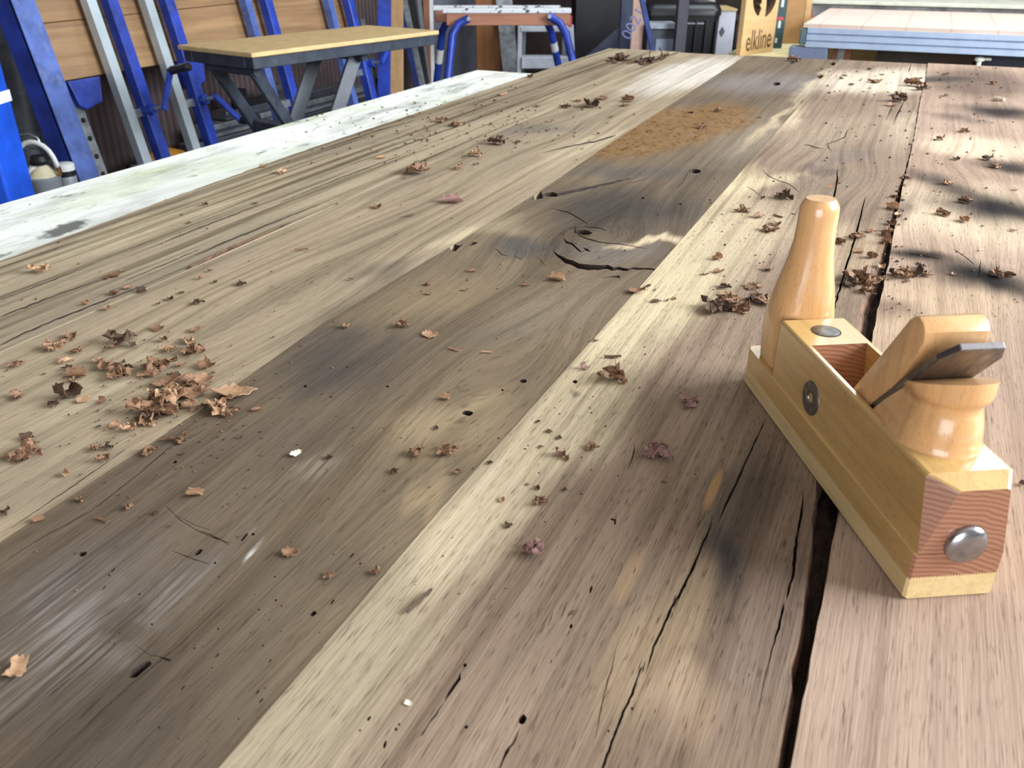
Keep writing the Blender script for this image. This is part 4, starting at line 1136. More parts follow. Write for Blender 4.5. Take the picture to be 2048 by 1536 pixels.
for pts, dy0, dy1 in (([(938, 36), (918, 46), (906, 66), (898, 160)], -0.03, -0.32), ([(1098, 31), (1118, 44), (1131, 66), (1144, 122)], -0.03, -0.32),
                      ([(905, 40), (888, 50), (877, 72), (864, 165)], 0.27, 0.60), ([(1086, 46), (1098, 54), (1106, 72), (1119, 130)], 0.27, 0.60)):
    o, q = leg(pts, 0, dy0, dy1, m_blue)
    bo = q[0] + Vector((0, -0.03, 0))
    if dy0 < 0:
        G().tube([bo, bo + Vector((0, -0.006, 0))], 0.011, 10).build('leg_bolt', m_alu, o)
    mid = q[-2] if dy0 > 0 else q[-2]
    if dy0 > 0:
        a_, b_ = q[2], q[3]
        G().tube([a_ + (b_ - a_) * 0.42, a_ + (b_ - a_) * 0.75], 0.0228, 12).build('leg_sticker', m_white, o, smooth=0.9)

# ================================================================== step ladder
LB = 5.9
lad = empty('step_ladder', YAW @ Vector((Wb(1092, 60, LB).x, LB, FLOOR)), PSI, 'white aluminium step ladder standing behind the sawhorse', 'ladder')
lox = Wb(1092, 60, LB).x
def ll(px, py): 
    p = Wb(px, py, LB); return Vector((p.x - lox, 0, p.z - FLOOR))
m_lad = paint('ladder_white', (214, 218, 228), 0.4, 0.08)
a_, b_ = ll(1040, 56), ll(1038, 150); c_, d_ = ll(1142, 56), ll(1146, 150)
for p, q in ((a_, b_), (c_, d_)):
    dz = p.z / (p.z - q.z)
    G().bar(p + Vector((0, 0.0, 0.02)), Vector((p.x + (q.x - p.x) * dz, -0.02, 0.0)), 0.028, 0.05, up=(0, 1, 0)).build('rail', m_lad, lad, bevel=0.003, seg=1)
G().box((a_.x, -0.03, ll(1090, 63).z), (c_.x, 0.18, ll(1090, 52).z)).build('top_platform', m_lad, lad, bevel=0.006)
for py in (112, 176):
    G().box((a_.x + 0.01, -0.06, ll(1090, py + 23).z), (c_.x - 0.01, 0.08, ll(1090, py).z)).build('step', m_lad, lad, bevel=0.005)
for sx in (a_.x + 0.03, c_.x - 0.03):
    G().bar((sx, 0.16, a_.z), (sx * 1.1, 0.55, 0.0), 0.025, 0.02, up=(0, 1, 0)).build('rear_leg', m_lad, lad)

# ================================================================== dark clutter behind the boards
m_dark = paint('dark_brown_cabinet', (52, 42, 38), 0.6, 0.3)
m_slate = paint('slate_grey_sheet', (74, 80, 100), 0.55, 0.2)
m_pink = paint('pinkish_board', (186, 152, 138), 0.6, 0.12)
slab('dark_cabinet', 1150, 1262, 0, 110, 6.6, 0.5, paint('black_cabinet', (34, 32, 38), 0.5, 0.3), 'dark cabinet behind the right end of the sawhorse', 'cabinet')
sh = empty('slate_sheet', YAW @ Vector((Wb(1236, 100, 5.6).x, 5.6, FLOOR)), PSI, 'slanting slate grey sheet left of the pinkish board', 'sheet')
q = [Wb(1170, 115, 5.6), Wb(1240, 52, 5.6), Wb(1262, 50, 5.6), Wb(1262, 115, 5.6)]
bx = Wb(1236, 100, 5.6).x
pl = [(p.x - bx, p.z - FLOOR) for p in q]
pl = [(pl[0][0] - 0.2, 0.0)] + pl[0:3] + [(pl[3][0], 0.0)]
G().prism(pl, 0, 0.02, lambda a, b, c: (a, c, b)).build('panel', m_slate, sh)
slab('slate_post', 1240, 1264, 0, 100, 5.2, 0.05, paint('slate_post_paint', (70, 78, 104), 0.5, 0.2), 'slate blue upright post beside the pinkish board', 'post')
pk, pkw, pkh = slab('pink_board', 1263, 1288, 0, 100, 5.0, 0.03, m_pink, 'pinkish board with faint blue handwriting behind the oak boards', 'board')
m_ink = paint('blue_ink', (120, 122, 170), 0.6)
def text_mesh(txt, size, ext, name):
    cu = bpy.data.curves.new(name, 'FONT')
    cu.body = txt; cu.size = size; cu.extrude = ext; cu.align_x = 'CENTER'; cu.resolution_u = 3
    o = bpy.data.objects.new(name, cu); COL.objects.link(o)
    dg = bpy.context.evaluated_depsgraph_get()
    me = bpy.data.meshes.new_from_object(o.evaluated_get(dg))
    bpy.data.objects.remove(o)
    return me
tm = link('handwriting', text_mesh('0021', 0.085, 0.0005, 'handwriting'), m_ink, pk)
zt_ = Wb(1274, 52, 5.0).z - (FLOOR + 0.001)
tm.matrix_local = Matrix.Translation((0.0, -0.001, zt_)) @ Matrix.Rotation(PI / 2, 4, 'X') @ Matrix.Rotation(math.radians(62), 4, 'Z')
leaner('blue_strap', 1284, 0, 1306, 104, 9, 4.7, 0.03, m_blue_dark, 'dark blue strap hanging in front of the black tub', 'strap', 0.0)
slab('steel_upright', 1353, 1375, 0, 106, 4.85, 0.06, paint('purple_grey_steel', (66, 62, 74), 0.55, 0.15), 'dark purple-grey steel upright in front of the black tub', 'post')
# black tub
TB = 5.3
tl, tr = Wb(1288, 60, TB), Wb(1441, 60, TB)
tz1 = Wb(1370, 7, TB).z; tz0 = FLOOR + 0.30
tw = (tr.x - tl.x) / 2
tub = empty('black_tub', YAW @ Vector(((tl.x + tr.x) / 2, TB, tz0)), PSI, 'large black plastic tub with rounded lid behind the boards', 'tub')
def rrect(w, d, r, z, n=6):
    pts = []
    for (cx, cy, a0) in ((w - r, d - r, 0), (-w + r, d - r, PI / 2), (-w + r, -d + r, PI), (w - r, -d + r, 1.5 * PI)):
        for i in range(n + 1):
            q = a0 + PI / 2 * i / n
            pts.append(Vector((cx + r * math.cos(q), cy + r * math.sin(q) + 0.2, z)))
    return pts
th_ = tz1 - tz0
G().rings([rrect(tw * 0.9, 0.17, 0.04, 0), rrect(tw, 0.19, 0.05, th_ * 0.88)]).build('tub_body', m_black, tub, smooth=0.6)
G().rings([rrect(tw * 1.02, 0.2, 0.05, th_ * 0.88), rrect(tw * 1.02, 0.2, 0.05, th_ * 0.93), rrect(tw * 0.97, 0.18, 0.05, th_ * 0.985), rrect(tw * 0.9, 0.16, 0.05, th_)]).build('tub_lid', m_black, tub, smooth=0.6)
for sx in (0.35, 0.62, 0.88):
    G().box((tw * sx - 0.006, -0.004, 0.02), (tw * sx + 0.006, 0.012, th_ * 0.84)).build('tub_rib', paint('tub_rib_plastic', (44, 44, 48), 0.35), tub, bevel=0.003)
G().box((tw * 0.05, -0.002, th_ * 0.80), (tw * 0.55, 0.008, th_ * 0.815)).build('lid_label', m_galv, tub)
st2 = empty('low_trolley', YAW @ Vector(((tl.x + tr.x) / 2, TB + 0.2, FLOOR)), PSI, 'low dark trolley carrying the black tub', 'trolley')
G().box((-tw, -0.2, 0.26), (tw, 0.2, 0.30)).build('trolley_deck', m_dkgrey, st2)
for sx in (-1, 1):
    for sy in (-1, 1):
        G().box((sx * tw * 0.9 - 0.02, sy * 0.16 - 0.02, 0), (sx * tw * 0.9 + 0.02, sy * 0.16 + 0.02, 0.26)).build('trolley_leg', m_dkgrey, st2)
bsh = empty('grey_tool_case', YAW @ Vector((Wb(1325, 60, 4.95).x, 4.95, FLOOR)), PSI, 'grey and black tool case in front of the black tub', 'case')
o0 = Wb(1325, 60, 4.95).x
def bs(px, py): 
    p = Wb(px, py, 4.95); return p.x - o0, p.z - FLOOR
xl_, zc1 = bs(1296, 46); xr_, zc0 = bs(1351, 58)
G().box((xl_, 0, 0), (xr_, 0.12, zc0 - 0.004)).build('case_body', m_dkgrey, bsh, bevel=0.004)
G().box((xl_, -0.01, zc0), (xr_, 0.12, zc1)).build('case_lid', paint('pale_case_lid', (160, 166, 176), 0.5, 0.2), bsh, bevel=0.004)
x2, z2 = bs(1312, 78); x3, z3 = bs(1349, 108)
G().box((x2, -0.006, z3), (x3, 0.0, z2)).build('case_panel', paint('case_panel_grey', (132, 142, 158), 0.5, 0.1), bsh)
# white box with a tan top, white bucket
wbx, ww, wh = slab('white_box', 1434, 1468, 22, 110, 5.5, 0.3, paint('white_carton', (214, 214, 226), 0.6, 0.06), 'white carton with a grey mark left of the wooden sign', 'box')
G().box((-ww - 0.004, -0.004, wh), (ww + 0.004, 0.304, wh + 0.012)).build('box_top', m_mdf, wbx)
zq = Wb(1444, 64, 5.5).z - FLOOR
G().prism([(0, 0.03), (0.018, 0), (0, -0.03), (-0.018, 0)], -0.002, 0.0, lambda a, b, c: (a - ww * 0.45, c, b + zq)).build('box_mark', paint('grey_print', (90, 92, 100), 0.6), wbx)
bk0, bk1 = Wb(1386, 10, 5.95), Wb(1438, 10, 5.95)
bz0 = Wb(1410, 24, 5.95).z
bkt = empty('white_bucket', YAW @ Vector(((bk0.x + bk1.x) / 2, 5.95 + 0.1, bz0)), PSI, 'white bucket with red lettering above the black tub', 'bucket')
br = (bk1.x - bk0.x) / 2
G().lathe([(br * 0.9, 0), (br, 0.2), (br * 1.05, 0.205), (br * 1.05, 0.22), (br, 0.222)], n=28).build('bucket_body', m_white, bkt, smooth=0.6)
rt = link('bucket_lettering', text_mesh('WHITE', 0.045, 0.0008, 'lettering'), paint('red_print', (206, 70, 84), 0.5), bkt)
rt.matrix_local = Matrix.Translation((0, -br * 0.93, 0.025)) @ Matrix.Rotation(PI / 2, 4, 'X')
G().lathe([(br * 1.02, bz0 * 0 - 0.02), (br * 1.02, -0.001)], n=20).build('bucket_tray', m_dkgrey, bkt)
sup = empty('dark_shelf_unit', YAW @ Vector(((bk0.x + bk1.x) / 2, 6.05, FLOOR)), PSI, 'dark shelf unit carrying the white bucket', 'shelf')
G().box((-0.25, -0.12, bz0 - FLOOR - 0.05), (0.25, 0.22, bz0 - FLOOR - 0.021)).build('shelf_board', m_dark, sup)
for sx in (-0.23, 0.23):
    G().box((sx - 0.02, -0.1, 0), (sx + 0.02, 0.2, bz0 - FLOOR - 0.05)).build('shelf_side', m_dark, sup)

# ================================================================== the second bench, its platform and the sign
Z2 = -0.23
m_cream = paint('cream_bench_top', (208, 194, 146), 0.6, 0.12, scale=6, dirt=(206, 196, 150))
b2 = empty('low_bench', (0.2, 5.1, FLOOR), 0, 'low cream topped bench behind the far ends of the boards', 'workbench')
G().box((-1.12, -0.75, Z2 - FLOOR - 0.03), (1.7, 0.75, Z2 - FLOOR)).build('bench_top', m_cream, b2, bevel=0.003)
for qx in (-1.0, 1.6):
    for qy in (-0.65, 0.65):
        G().box((qx - 0.04, qy - 0.04, 0), (qx + 0.04, qy + 0.04, Z2 - FLOOR - 0.03)).build('leg', m_benchframe, b2)
# platform
ZPT = -0.05
pf = empty('cutting_platform', (0.0, 4.45, Z2), 0, 'flat platform with pinkish plywood top and aluminium profile edge', 'platform')
f0 = U(1612, 45, ZPT); f1 = U(2048, 66, ZPT); r0_ = U(1675, 17, ZPT)
yf = (f0.y + f1.y) / 2; yr = r0_.y; xl = f0.x; xr = 1.5
zp = ZPT - Z2
def scored():
    t = NT('scored_plywood'); o = t.obj(); x, y, z = t.sep(o)
    s = t.math('ABSOLUTE', t.math('SUBTRACT', t.math('FRACT', t.math('MULTIPLY', x, 5.5)), 0.5))
    n = t.noise(t.mapping(o, (0, 0, 0), (0, 0, 0), (4, 30, 10)), 1.0, 3)
    c = t.mix(t.mr(n, 0.3, 0.7), S(224, 202, 188), S(210, 184, 168))
    c = t.mix(t.math('MULTIPLY', t.mr(s, 0.03, 0.0), 0.5), c, S(168, 132, 108))
    return t.out(c, 0.6)
G().box((xl, yf - 4.45, zp - 0.016), (xr, yr - 4.45, zp)).build('plywood_top', scored(), pf)
y_ = yf - 4.45
prof = [(0.0, 0.0), (0.0, -0.022), (0.010, -0.026), (0.0, -0.030), (0.0, -0.052), (0.010, -0.056), (0.0, -0.060), (0.0, -0.082), (0.05, -0.082), (0.05, 0.0)]
m_prof = paint('pale_anodised_profile', (178, 192, 216), 0.4, 0.06, 0.3)
G().prism([(p[0] + y_ - 0.004, p[1] + zp - 0.016) for p in prof], xl + 0.02, xr, lambda a, b, c: (c, a, b)).build('edge_profile', m_prof, pf)
G().prism([(yr - 4.45 - p[0] - 0.004, p[1] + zp - 0.016) for p in prof], xl + 0.02, xr, lambda a, b, c: (c, a, b)).build('edge_profile', m_prof, pf)
G().box((xl - 0.012, y_ + 0.0, zp - 0.090), (xl + 0.018, y_ + 0.05, zp - 0.020)).build('profile_end', paint('teal_grey_plastic', (92, 116, 122), 0.5), pf, bevel=0.006)
for yy in (y_ + 0.03, yr - 4.45 - 0.08):
    G().box((xl - 0.05, yy - 0.03, 0.0), (xl + 0.12, yy + 0.06, zp - 0.1)).build('support_block', paint('blue_grey_block', (112, 122, 150), 0.5, 0.15), pf, bevel=0.004)
    G().box((xr - 0.2, yy - 0.03, 0.0), (xr - 0.05, yy + 0.06, zp - 0.1)).build('support_block', MATS['blue_grey_block'], pf, bevel=0.004)
def bench2_slab(name, px0, px1, pyt, y, depth, mat, label, cat):
    def at(px, py):
        a, b, d = ray(px, py); X, Y = cw(a, b); k = y / Y
        return X * k, H - d * k
    x0, z1 = at(px0, pyt); x1, _ = at(px1, pyt)
    e = empty(name, ((x0 + x1) / 2, y, Z2), 0, label, cat)
    h = max(z1 - Z2, 0.03)
    return e, (x1 - x0) / 2, h
e, w_, h_ = bench2_slab('wood_block', 1668, 1706, 88, 4.52, 0.06, None, 'brown wooden foot with a grey strip under the platform', 'block')
h_ = zp - 0.10
G().box((-w_, 0, 0), (w_, 0.06, h_)).build('foot_block', m_redwood, e); G().box((-w_ * 0.45, -0.003, 0), (w_ * 0.25, 0.0, h_)).build('foot_strip', m_galv, e)
e, w_, h_ = bench2_slab('dark_storage_box', 1757, 1955, 88, 4.53, 0.3, None, 'long dark brown box stored under the platform', 'box')
G().box((-w_, 0, 0), (w_, 0.3, zp - 0.105)).build('box_body', m_dark, e, bevel=0.003); G().box((0.25 * w_, -0.004, 0.0), (w_, 0.0, zp - 0.115)).build('box_flap', paint('brown_box_card', (66, 46, 38), 0.7), e)
e, w_, h_ = bench2_slab('blue_crate', 1962, 2140, 96, 4.53, 0.3, None, 'dark blue crate under the right of the platform', 'crate')
G().box((-w_, 0, 0), (w_, 0.3, zp - 0.11)).build('crate_body', paint('navy_plastic', (30, 40, 66), 0.5), e, bevel=0.004)
G().box((-w_ * 0.96, -0.006, zp - 0.14), (w_, 0.0, zp - 0.125)).build('crate_rib', paint('navy_plastic', (30, 40, 66), 0.5), e)
e, w_, h_ = bench2_slab('white_tap_fitting', 1950, 1972, 112, 4.44, 0.05, None, 'small white fitting standing before the dark box', 'fitting')
G().lathe([(0.014, 0), (0.016, 0.02), (0.010, 0.03), (0.010, 0.048), (0.022, 0.055), (0.020, 0.066), (0.006, 0.07)], n=16).build('fitting_body', m_white, e, smooth=0.7); G().box((-0.002, -0.008, 0.056), (0.045, 0.008, 0.066)).build('fitting_lever', m_white, e, bevel=0.003)
ws = U(2015, 128, Z2)
e = empty('white_offcut', (ws.x, ws.y, Z2), -0.5, 'short white strip lying below the platform at the right', 'offcut')
G().bar((-0.05, 0, 0.008), (0.06, 0.0, 0.05), 0.02, 0.012, up=(0, 1, 0)).build('strip', m_white, e)

# the laser cut sign
s0 = U(1480, 112, Z2); s1 = U(1545, 103, Z2)
sv = s1 - s0; sang = math.atan2(sv.y, sv.x); sw = sv.length
sign = empty('wooden_sign', (s0.x, s0.y, Z2), sang, 'pale plywood sign with cut lettering and a round cut-out, standing on the low bench', 'sign')
m_ply = timber('pale_plywood', (226, 190, 140), (208, 168, 116), 0, 14, 0.6, 0.6, 3.0)
m_cut = paint('dark_cut', (92, 62, 42), 0.8, 0.2)  # dark brown of cut faces; on the letters it paints recess shade
SH = 0.46
so = G().box((0, 0, 0), (sw, 0.028, SH)).build('sign_board', [m_ply, m_cut], sign, bevel=0.001, seg=1)
bpy.context.view_layer.update()
so_local = so.matrix_world.copy()
ccx, ccz, cr = sw * 0.55, 0.275, 0.105
cut = G()
left = [(ccx + cr * math.cos(q), ccz + cr * math.sin(q)) for q in [math.radians(a) for a in range(128, 258, 10)]]
zigl = [(ccx - 0.022, ccz - 0.06), (ccx - 0.038, ccz - 0.045), (ccx - 0.022, ccz - 0.03), (ccx - 0.045, ccz - 0.005), (ccx - 0.02, ccz + 0.02), (ccx - 0.042, ccz + 0.05)]
cut.prism(left + zigl, -0.02, 0.05, lambda a, b, c: (a, c, b), 1)
right = [(ccx + cr * math.cos(q), ccz + cr * math.sin(q)) for q in [math.radians(a) for a in range(-80, 62, 10)]]
cut.prism(right + [(ccx + 0.03, ccz + 0.05), (ccx + 0.012, ccz + 0.0), (ccx + 0.02, ccz - 0.06)], -0.02, 0.05, lambda a, b, c: (a, c, b), 1)
boolean(so, cut.mesh('cut'), False)
lt = link('lettering', text_mesh('elkline', 0.098, 0.0006, 'lettering'), m_cut, sign)
lt.matrix_local = Matrix.Translation((sw * 0.52, -0.0005, 0.022)) @ Matrix.Rotation(PI / 2, 4, 'X') @ Matrix.Rotation(math.radians(2), 4, 'Z') @ Matrix.Diagonal((0.88, 1.45, 1, 1))
# boxes behind the sign
def box_at(name, px0, px1, pyt, pyb, z0, mat, label, cat, depth):
    p0, p1 = U(px0, pyb, z0), U(px1, pyb, z0)
    a, b, d = ray((px0 + px1) / 2, pyb); k = (H - z0) / d; bb = b * k
    l, r = Wb(px0, pyb, bb), Wb(px1, pyb, bb)
    e = empty(name, YAW @ Vector(((l.x + r.x) / 2, bb, z0)), PSI, label, cat)
    w = (r.x - l.x) / 2
    z1 = Wb((px0 + px1) / 2, pyt, bb).z + (0.3 if pyt <= 0 else 0)
    G().box((-w, 0, 0), (w, depth, z1 - z0)).build('box_body', mat, e, bevel=0.003, seg=1)
    return e, w, bb
e, w_, bb = box_at('green_box', 1544, 1563, 0, 97, Z2, paint('dark_green_print', (44, 74, 78), 0.5, 0.15), 'dark green printed box right of the wooden sign', 'box', 0.12)
for (py0, py1, mt, f0_, f1_) in ((0, 14, m_white, -0.3, 0.2), (42, 56, m_white, -0.4, 0.1), (34, 40, paint('red_print', (206, 70, 84), 0.5), -0.6, 0.5), (76, 86, m_white, -0.6, -0.2)):
    zz0, zz1 = Wb(1553, py1, bb).z - Z2, Wb(1553, py0, bb).z - Z2
    G().box((w_ * f0_, -0.002, zz0), (w_ * f1_, 0.0, zz1)).build('print_mark', mt, e)
e, w_, bb = box_at('cardboard_box', 1562, 1612, 0, 87, Z2, paint('brown_cardboard', (176, 132, 84), 0.75, 0.12), 'tall brown cardboard box behind the platform corner', 'box', 0.10)
G().box((w_ * 0.55, -0.003, 0.0), (w_ + 0.001, 0.0, 0.5)).build('box_edge_flap', paint('pale_cardboard', (206, 168, 116), 0.75, 0.1), e)
# the far plaster topped bench
b3 = empty('far_bench', (0.6, 6.6, FLOOR), 0, 'far grey bench with a white plaster top behind the platform', 'workbench')
z3 = 0.0
a, b, d = ray(1800, 5); 
yfb = 6.1
zf = H - d * (yfb / (cw(a, b)[1]))
e3z = zf - FLOOR
x3l = cw(*ray(1612, 20)[:2])[0] * (yfb / cw(*ray(1612, 20)[:2])[1])
G().box((x3l - 0.6, yfb - 6.6, e3z - 0.02), (2.2 - 0.6, yfb - 6.6 + 0.9, e3z)).build('bench_top', m_cream and paint('plaster_white', (226, 224, 206), 0.7, 0.1), b3, bevel=0.003)
G().box((x3l - 0.6, yfb - 6.6 + 0.02, e3z - 0.16), (2.2 - 0.6, yfb - 6.6 + 0.85, e3z - 0.02)).build('bench_side', paint('stained_concrete', (146, 142, 146), 0.8, 0.3, scale=9, dirt=(172, 166, 150)), b3)
for qx in (x3l - 0.5, 1.5):
    G().box((qx - 0.05, yfb - 6.5, 0), (qx + 0.05, yfb - 5.85, e3z - 0.16)).build('bench_leg', m_benchframe, b3)
e = empty('red_bottle', YAW @ Vector((Wb(1619, 30, 5.75).x, 5.75, Z2)), PSI, 'small red-brown bottle behind the platform corner', 'bottle')
zb_ = Wb(1619, 18, 5.75).z - Z2
G().lathe([(0.026, 0), (0.028, 0.01), (0.028, zb_ - 0.05), (0.014, zb_ - 0.025), (0.013, zb_), (0.010, zb_ + 0.002)], n=20).build('bottle_body', paint('red_brown_plastic', (158, 84, 58), 0.4), e, smooth=0.7)

# ================================================================== dirt layer added to darken the open joint
def gap_dirt():
    rng = random.Random(3)
    g = G(); rows = []
    n = 260
    for i in range(n + 1):
        y = Y0 + 0.01 + (2.62 - Y0) * i / n
        x0 = eE4(y) + fwane(y) * 0.9; x1 = eE5(y) - 0.0003
        if x1 - x0 < 0.0012: x1 = x0 + 0.0012
        rows.append([(x0 + (x1 - x0) * k / 4, y, -0.017 + rng.uniform(-0.003, 0.003)) for k in range(5)])
    vs = [p for r in rows for p in r]; k = len(vs)
    vs += [(p[0], p[1], BZ) for p in (rows[0] + rows[-1])]
    fs = [(i * 5 + j, i * 5 + j + 1, i * 5 + j + 6, i * 5 + j + 5) for i in range(n) for j in range(4)]
    g.add(vs[:k], fs)
    t = NT('dark_joint_dirt'); o = t.obj(); nn = t.noise(o, 240, 4, 0.7)
    return g, t.out(t.mix(t.mr(nn, 0.35, 0.7), S(74, 50, 36), S(34, 24, 20)), 0.95, 0, t.bump(nn, 0.8, 0.003))
gd, m_dirt = gap_dirt()
tag(gd.build('joint_dirt', m_dirt), 'dark brown dirt filling the open joint beside the plane', 'dirt', None, 'stuff')

# ================================================================== shavings
def sheet(nu, nv, fn, jag, seed, th):
    """a thin bent piece of wood, unit long; fn(u, v) -> xyz with u, v in -0.5 .. 0.5"""
    rng = random.Random(seed)
    bm = bmesh.new(); grid = []
    for i in range(nu + 1):
        row = []
        for j in range(nv + 1):
            u = i / nu - 0.5; v = j / nv - 0.5
            eu = 1.0 if i in (0, nu) else 0.25; ev = 1.0 if j in (0, nv) else 0.25
            u2 = u + rng.uniform(-jag, jag) * eu / nu * 2; v2 = v + rng.uniform(-jag, jag) * ev / nv * 1.6
            row.append(bm.verts.new(fn(u2, v2)))
        grid.append(row)
    for i in range(nu):
        for j in range(nv):
            corner = (i in (0, nu - 1)) and (j in (0, nv - 1))
            if corner and rng.random() < 0.45: continue
            bm.faces.new((grid[i][j], grid[i + 1][j], grid[i + 1][j + 1], grid[i][j + 1]))
    bmesh.ops.delete(bm, geom=[v for v in bm.verts if not v.link_faces], context='VERTS')
    bmesh.ops.recalc_face_normals(bm, faces=bm.faces)
    bm.normal_update()
    top = bm.verts[:]; tf = bm.faces[:]
    low = {v: bm.verts.new(v.co - v.normal * th) for v in top}
    rim = [e for e in bm.edges if len(e.link_faces) == 1]
    rimv = [(e.verts[0], e.verts[1]) for e in rim]
    for f in tf: bm.faces.new([low[v] for v in reversed(f.verts)])
    for p_, q_ in rimv: bm.faces.new((p_, q_, low[q_], low[p_]))
    bmesh.ops.recalc_face_normals(bm, faces=bm.faces)
    zmin = min(v.co.z for v in bm.verts)
    for v in bm.verts: v.co.z -= zmin
    for f in bm.faces: f.smooth = True
    for e in bm.edges:
        if len(e.link_faces) == 2: e.smooth = e.calc_face_angle(0) < 0.9
    me = bpy.data.meshes.new('shaving'); bm.to_mesh(me); bm.free()
    return me
def nz(p, s, k=0.0):
    return mnoise.noise(Vector((p[0] * s + k, p[1] * s - k, k * 1.3)))
def curl(seed):
    r = random.Random(seed); turn = r.uniform(2.6, 5.0); rad = 0.26 * r.uniform(0.8, 1.2); w = r.uniform(0.5, 0.9); tw = r.uniform(-0.4, 0.4)
    def fn(u, v):
        q = u * turn; rr = rad * (1 - 0.25 * u)
        return Vector((rr * math.sin(q) + tw * v * 0.4, v * w + 0.1 * u, rr * (1 - math.cos(q)) * 0.95 + 0.07 * nz((u, v), 5, seed)))
    return sheet(10, 4, fn, 0.3, seed, 0.025)
def flake(seed):
    r = random.Random(seed); b = r.uniform(0.2, 0.8); w = r.uniform(0.55, 0.85); fx = r.uniform(-0.2, 0.2)
    def fn(u, v):
        return Vector((u, v * w + fx * u, b * (u * u) + 0.35 * max(0, v) ** 1.5 * r.choice([1]) + 0.12 * nz((u, v), 4, seed)))
    return sheet(6, 5, fn, 0.28, seed, 0.03)
def crumple(seed):
    r = random.Random(seed); a = r.uniform(0.45, 0.75)
    def fn(u, v):
        k = seed * 0.7
        ra = math.hypot(u, v) * (1.0 + 0.5 * nz((u, v), 3.0, k + 1)); an = math.atan2(v, u)
        q = 1.0 + 0.35 * math.sin(3 * an + k) * (ra > 0.2)
        return Vector((u * 0.85 * q + 0.30 * nz((u, v), 5, k), v * 0.75 * q + 0.30 * nz((u, v), 5, k + 9),
                       a * (0.75 * abs(nz((u, v), 4.6, k + 4)) + 0.5 * abs(nz((u, v), 9.0, k + 2)) + 0.5 * max(0.0, ra - 0.2) * (0.5 + math.sin(2 * an + k)))))
    return sheet(11, 10, fn, 0.35, seed, 0.02)
def sliver(seed):
    r = random.Random(seed); b = r.uniform(-0.25, 0.25); w = r.uniform(0.12, 0.2)
    def fn(u, v):
        t_ = w * (1.0 - 1.4 * u * u)
        return Vector((u, v * t_ + b * (u * u - 0.2), 0.05 * math.cos(v * 5) + 0.10 * u * u + 0.02 * nz((u, v), 6, seed)))
    return sheet(8, 2, fn, 0.25, seed, 0.03)
KINDS = {'c': [curl(s) for s in range(1, 6)], 'f': [flake(s) for s in range(11, 17)], 'k': [crumple(s) for s in range(21, 27)], 's': [sliver(s) for s in range(31, 35)]}
def shav_mat(name, a, b):
    t = NT(name); o = t.obj()
    n = t.noise(t.mapping(o, (0, 0, 0), (0, 0, 0.5), (14, 3, 6)), 1.0, 3, 0.6)
    return t.out(t.mix(t.mr(n, 0.3, 0.7), S(*a), S(*b)), 0.7, 0, None, 0.3)
SM = {'b': shav_mat('brown_shaving', (146, 110, 84), (104, 76, 56)), 'd': shav_mat('dark_shaving', (96, 72, 54), (62, 46, 36)),
      't': shav_mat('tan_shaving', (184, 148, 116), (146, 110, 82)), 'x': shav_mat('dark_splinter', (84, 64, 46), (60, 44, 32)), 'w': shav_mat('white_chip', (244, 234, 216), (222, 206, 184)),
      'r': shav_mat('rosy_shaving', (152, 116, 106), (104, 76, 70))}
MESHED = {}
def shav_mesh(kind, idx, col):
    key = (kind, idx % len(KINDS[kind]), col)
    if key not in MESHED:
        me = KINDS[kind][key[1]].copy(); me.materials.clear(); me.materials.append(SM[col]); MESHED[key] = me
    return MESHED[key]
SR = random.Random(77)
BN = ['streaky outer board', 'pale grey board', 'dark knotty board', 'yellow-edged board', 'pink board']
LM = [(330, 790, 'in the heart of the main pile'), (240, 735, 'at the upper left of the main pile'), (140, 770, 'left of the main pile'), (400, 700, 'above the main pile'), (300, 850, 'just below the main pile'),
      (450, 820, 'at the right end of the main pile'), (60, 900, 'at the lower left edge'), (220, 910, 'well below the main pile'), (70, 700, 'at the left picture edge'), (200, 1035, 'by the long hairline crack'),
      (660, 1150, 'right of the white scratch'), (1000, 270, 'where the outer seam turns dark'), (1200, 210, 'left of the orange patch'), (1290, 122, 'at the rotten far end'), (900, 250, 'by the bench edge'),
      (1420, 240, 'on the orange checked patch'), (900, 570, 'below the left notch'), (1320, 590, 'below the lower knot crack'), (1120, 430, 'by the knot'), (1440, 560, 'left of the horn'), (1510, 600, 'close against the horn foot'),
      (1540, 440, 'left of the horn tip'), (1710, 480, 'right of the horn'), (1710, 565, 'between horn and open joint'), (1780, 440, 'in the open joint'), (1820, 550, 'right of the open joint'),
      (1920, 430, 'on the big black stain'), (1900, 280, 'between the black stains'), (2010, 340, 'at the right picture edge'), (2000, 550, 'on the lower black band'), (1820, 180, 'at the far end of the joint'),
      (1710, 150, 'on the bright far end'), (1900, 170, 'on the brown far end'), (1600, 130, 'by the far grey end'), (1090, 870, 'halfway up the pale edge'), (1070, 990, 'lower on the pale edge'), (1190, 900, 'between pale edge and long split'),
      (1320, 960, 'by the long split'), (820, 650, 'mid board'), (800, 930, 'below the small black hole'), (400, 560, 'by the rotten groove'), (250, 580, 'left of the rotten groove'), (540, 340, 'by the white bench'), (480, 440, 'above the rotten groove'), (1147, 1225, 'low beside the split'), (970, 940, 'along the seam')]
def near(px, py):
    return min(LM, key=lambda q: (q[0] - px) ** 2 + ((q[1] - py) * 1.5) ** 2)[2]
def board_of(p):
    es = (eA, eB, eC, eD, eE5)
    if p.x < eA(p.y): return -1
    i = 0
    for k in range(1, 5):
        if p.x >= es[k](p.y): i = k
    return i
COLN = {'x': 'dark', 'b': 'brown', 'd': 'dark brown', 't': 'tan', 'w': 'white', 'r': 'rosy brown'}
KN = {'c': 'curled shaving', 'f': 'flat shaving', 'k': 'crumpled shaving', 's': 'thin splinter'}
NS = [0]
BYLAB = {}
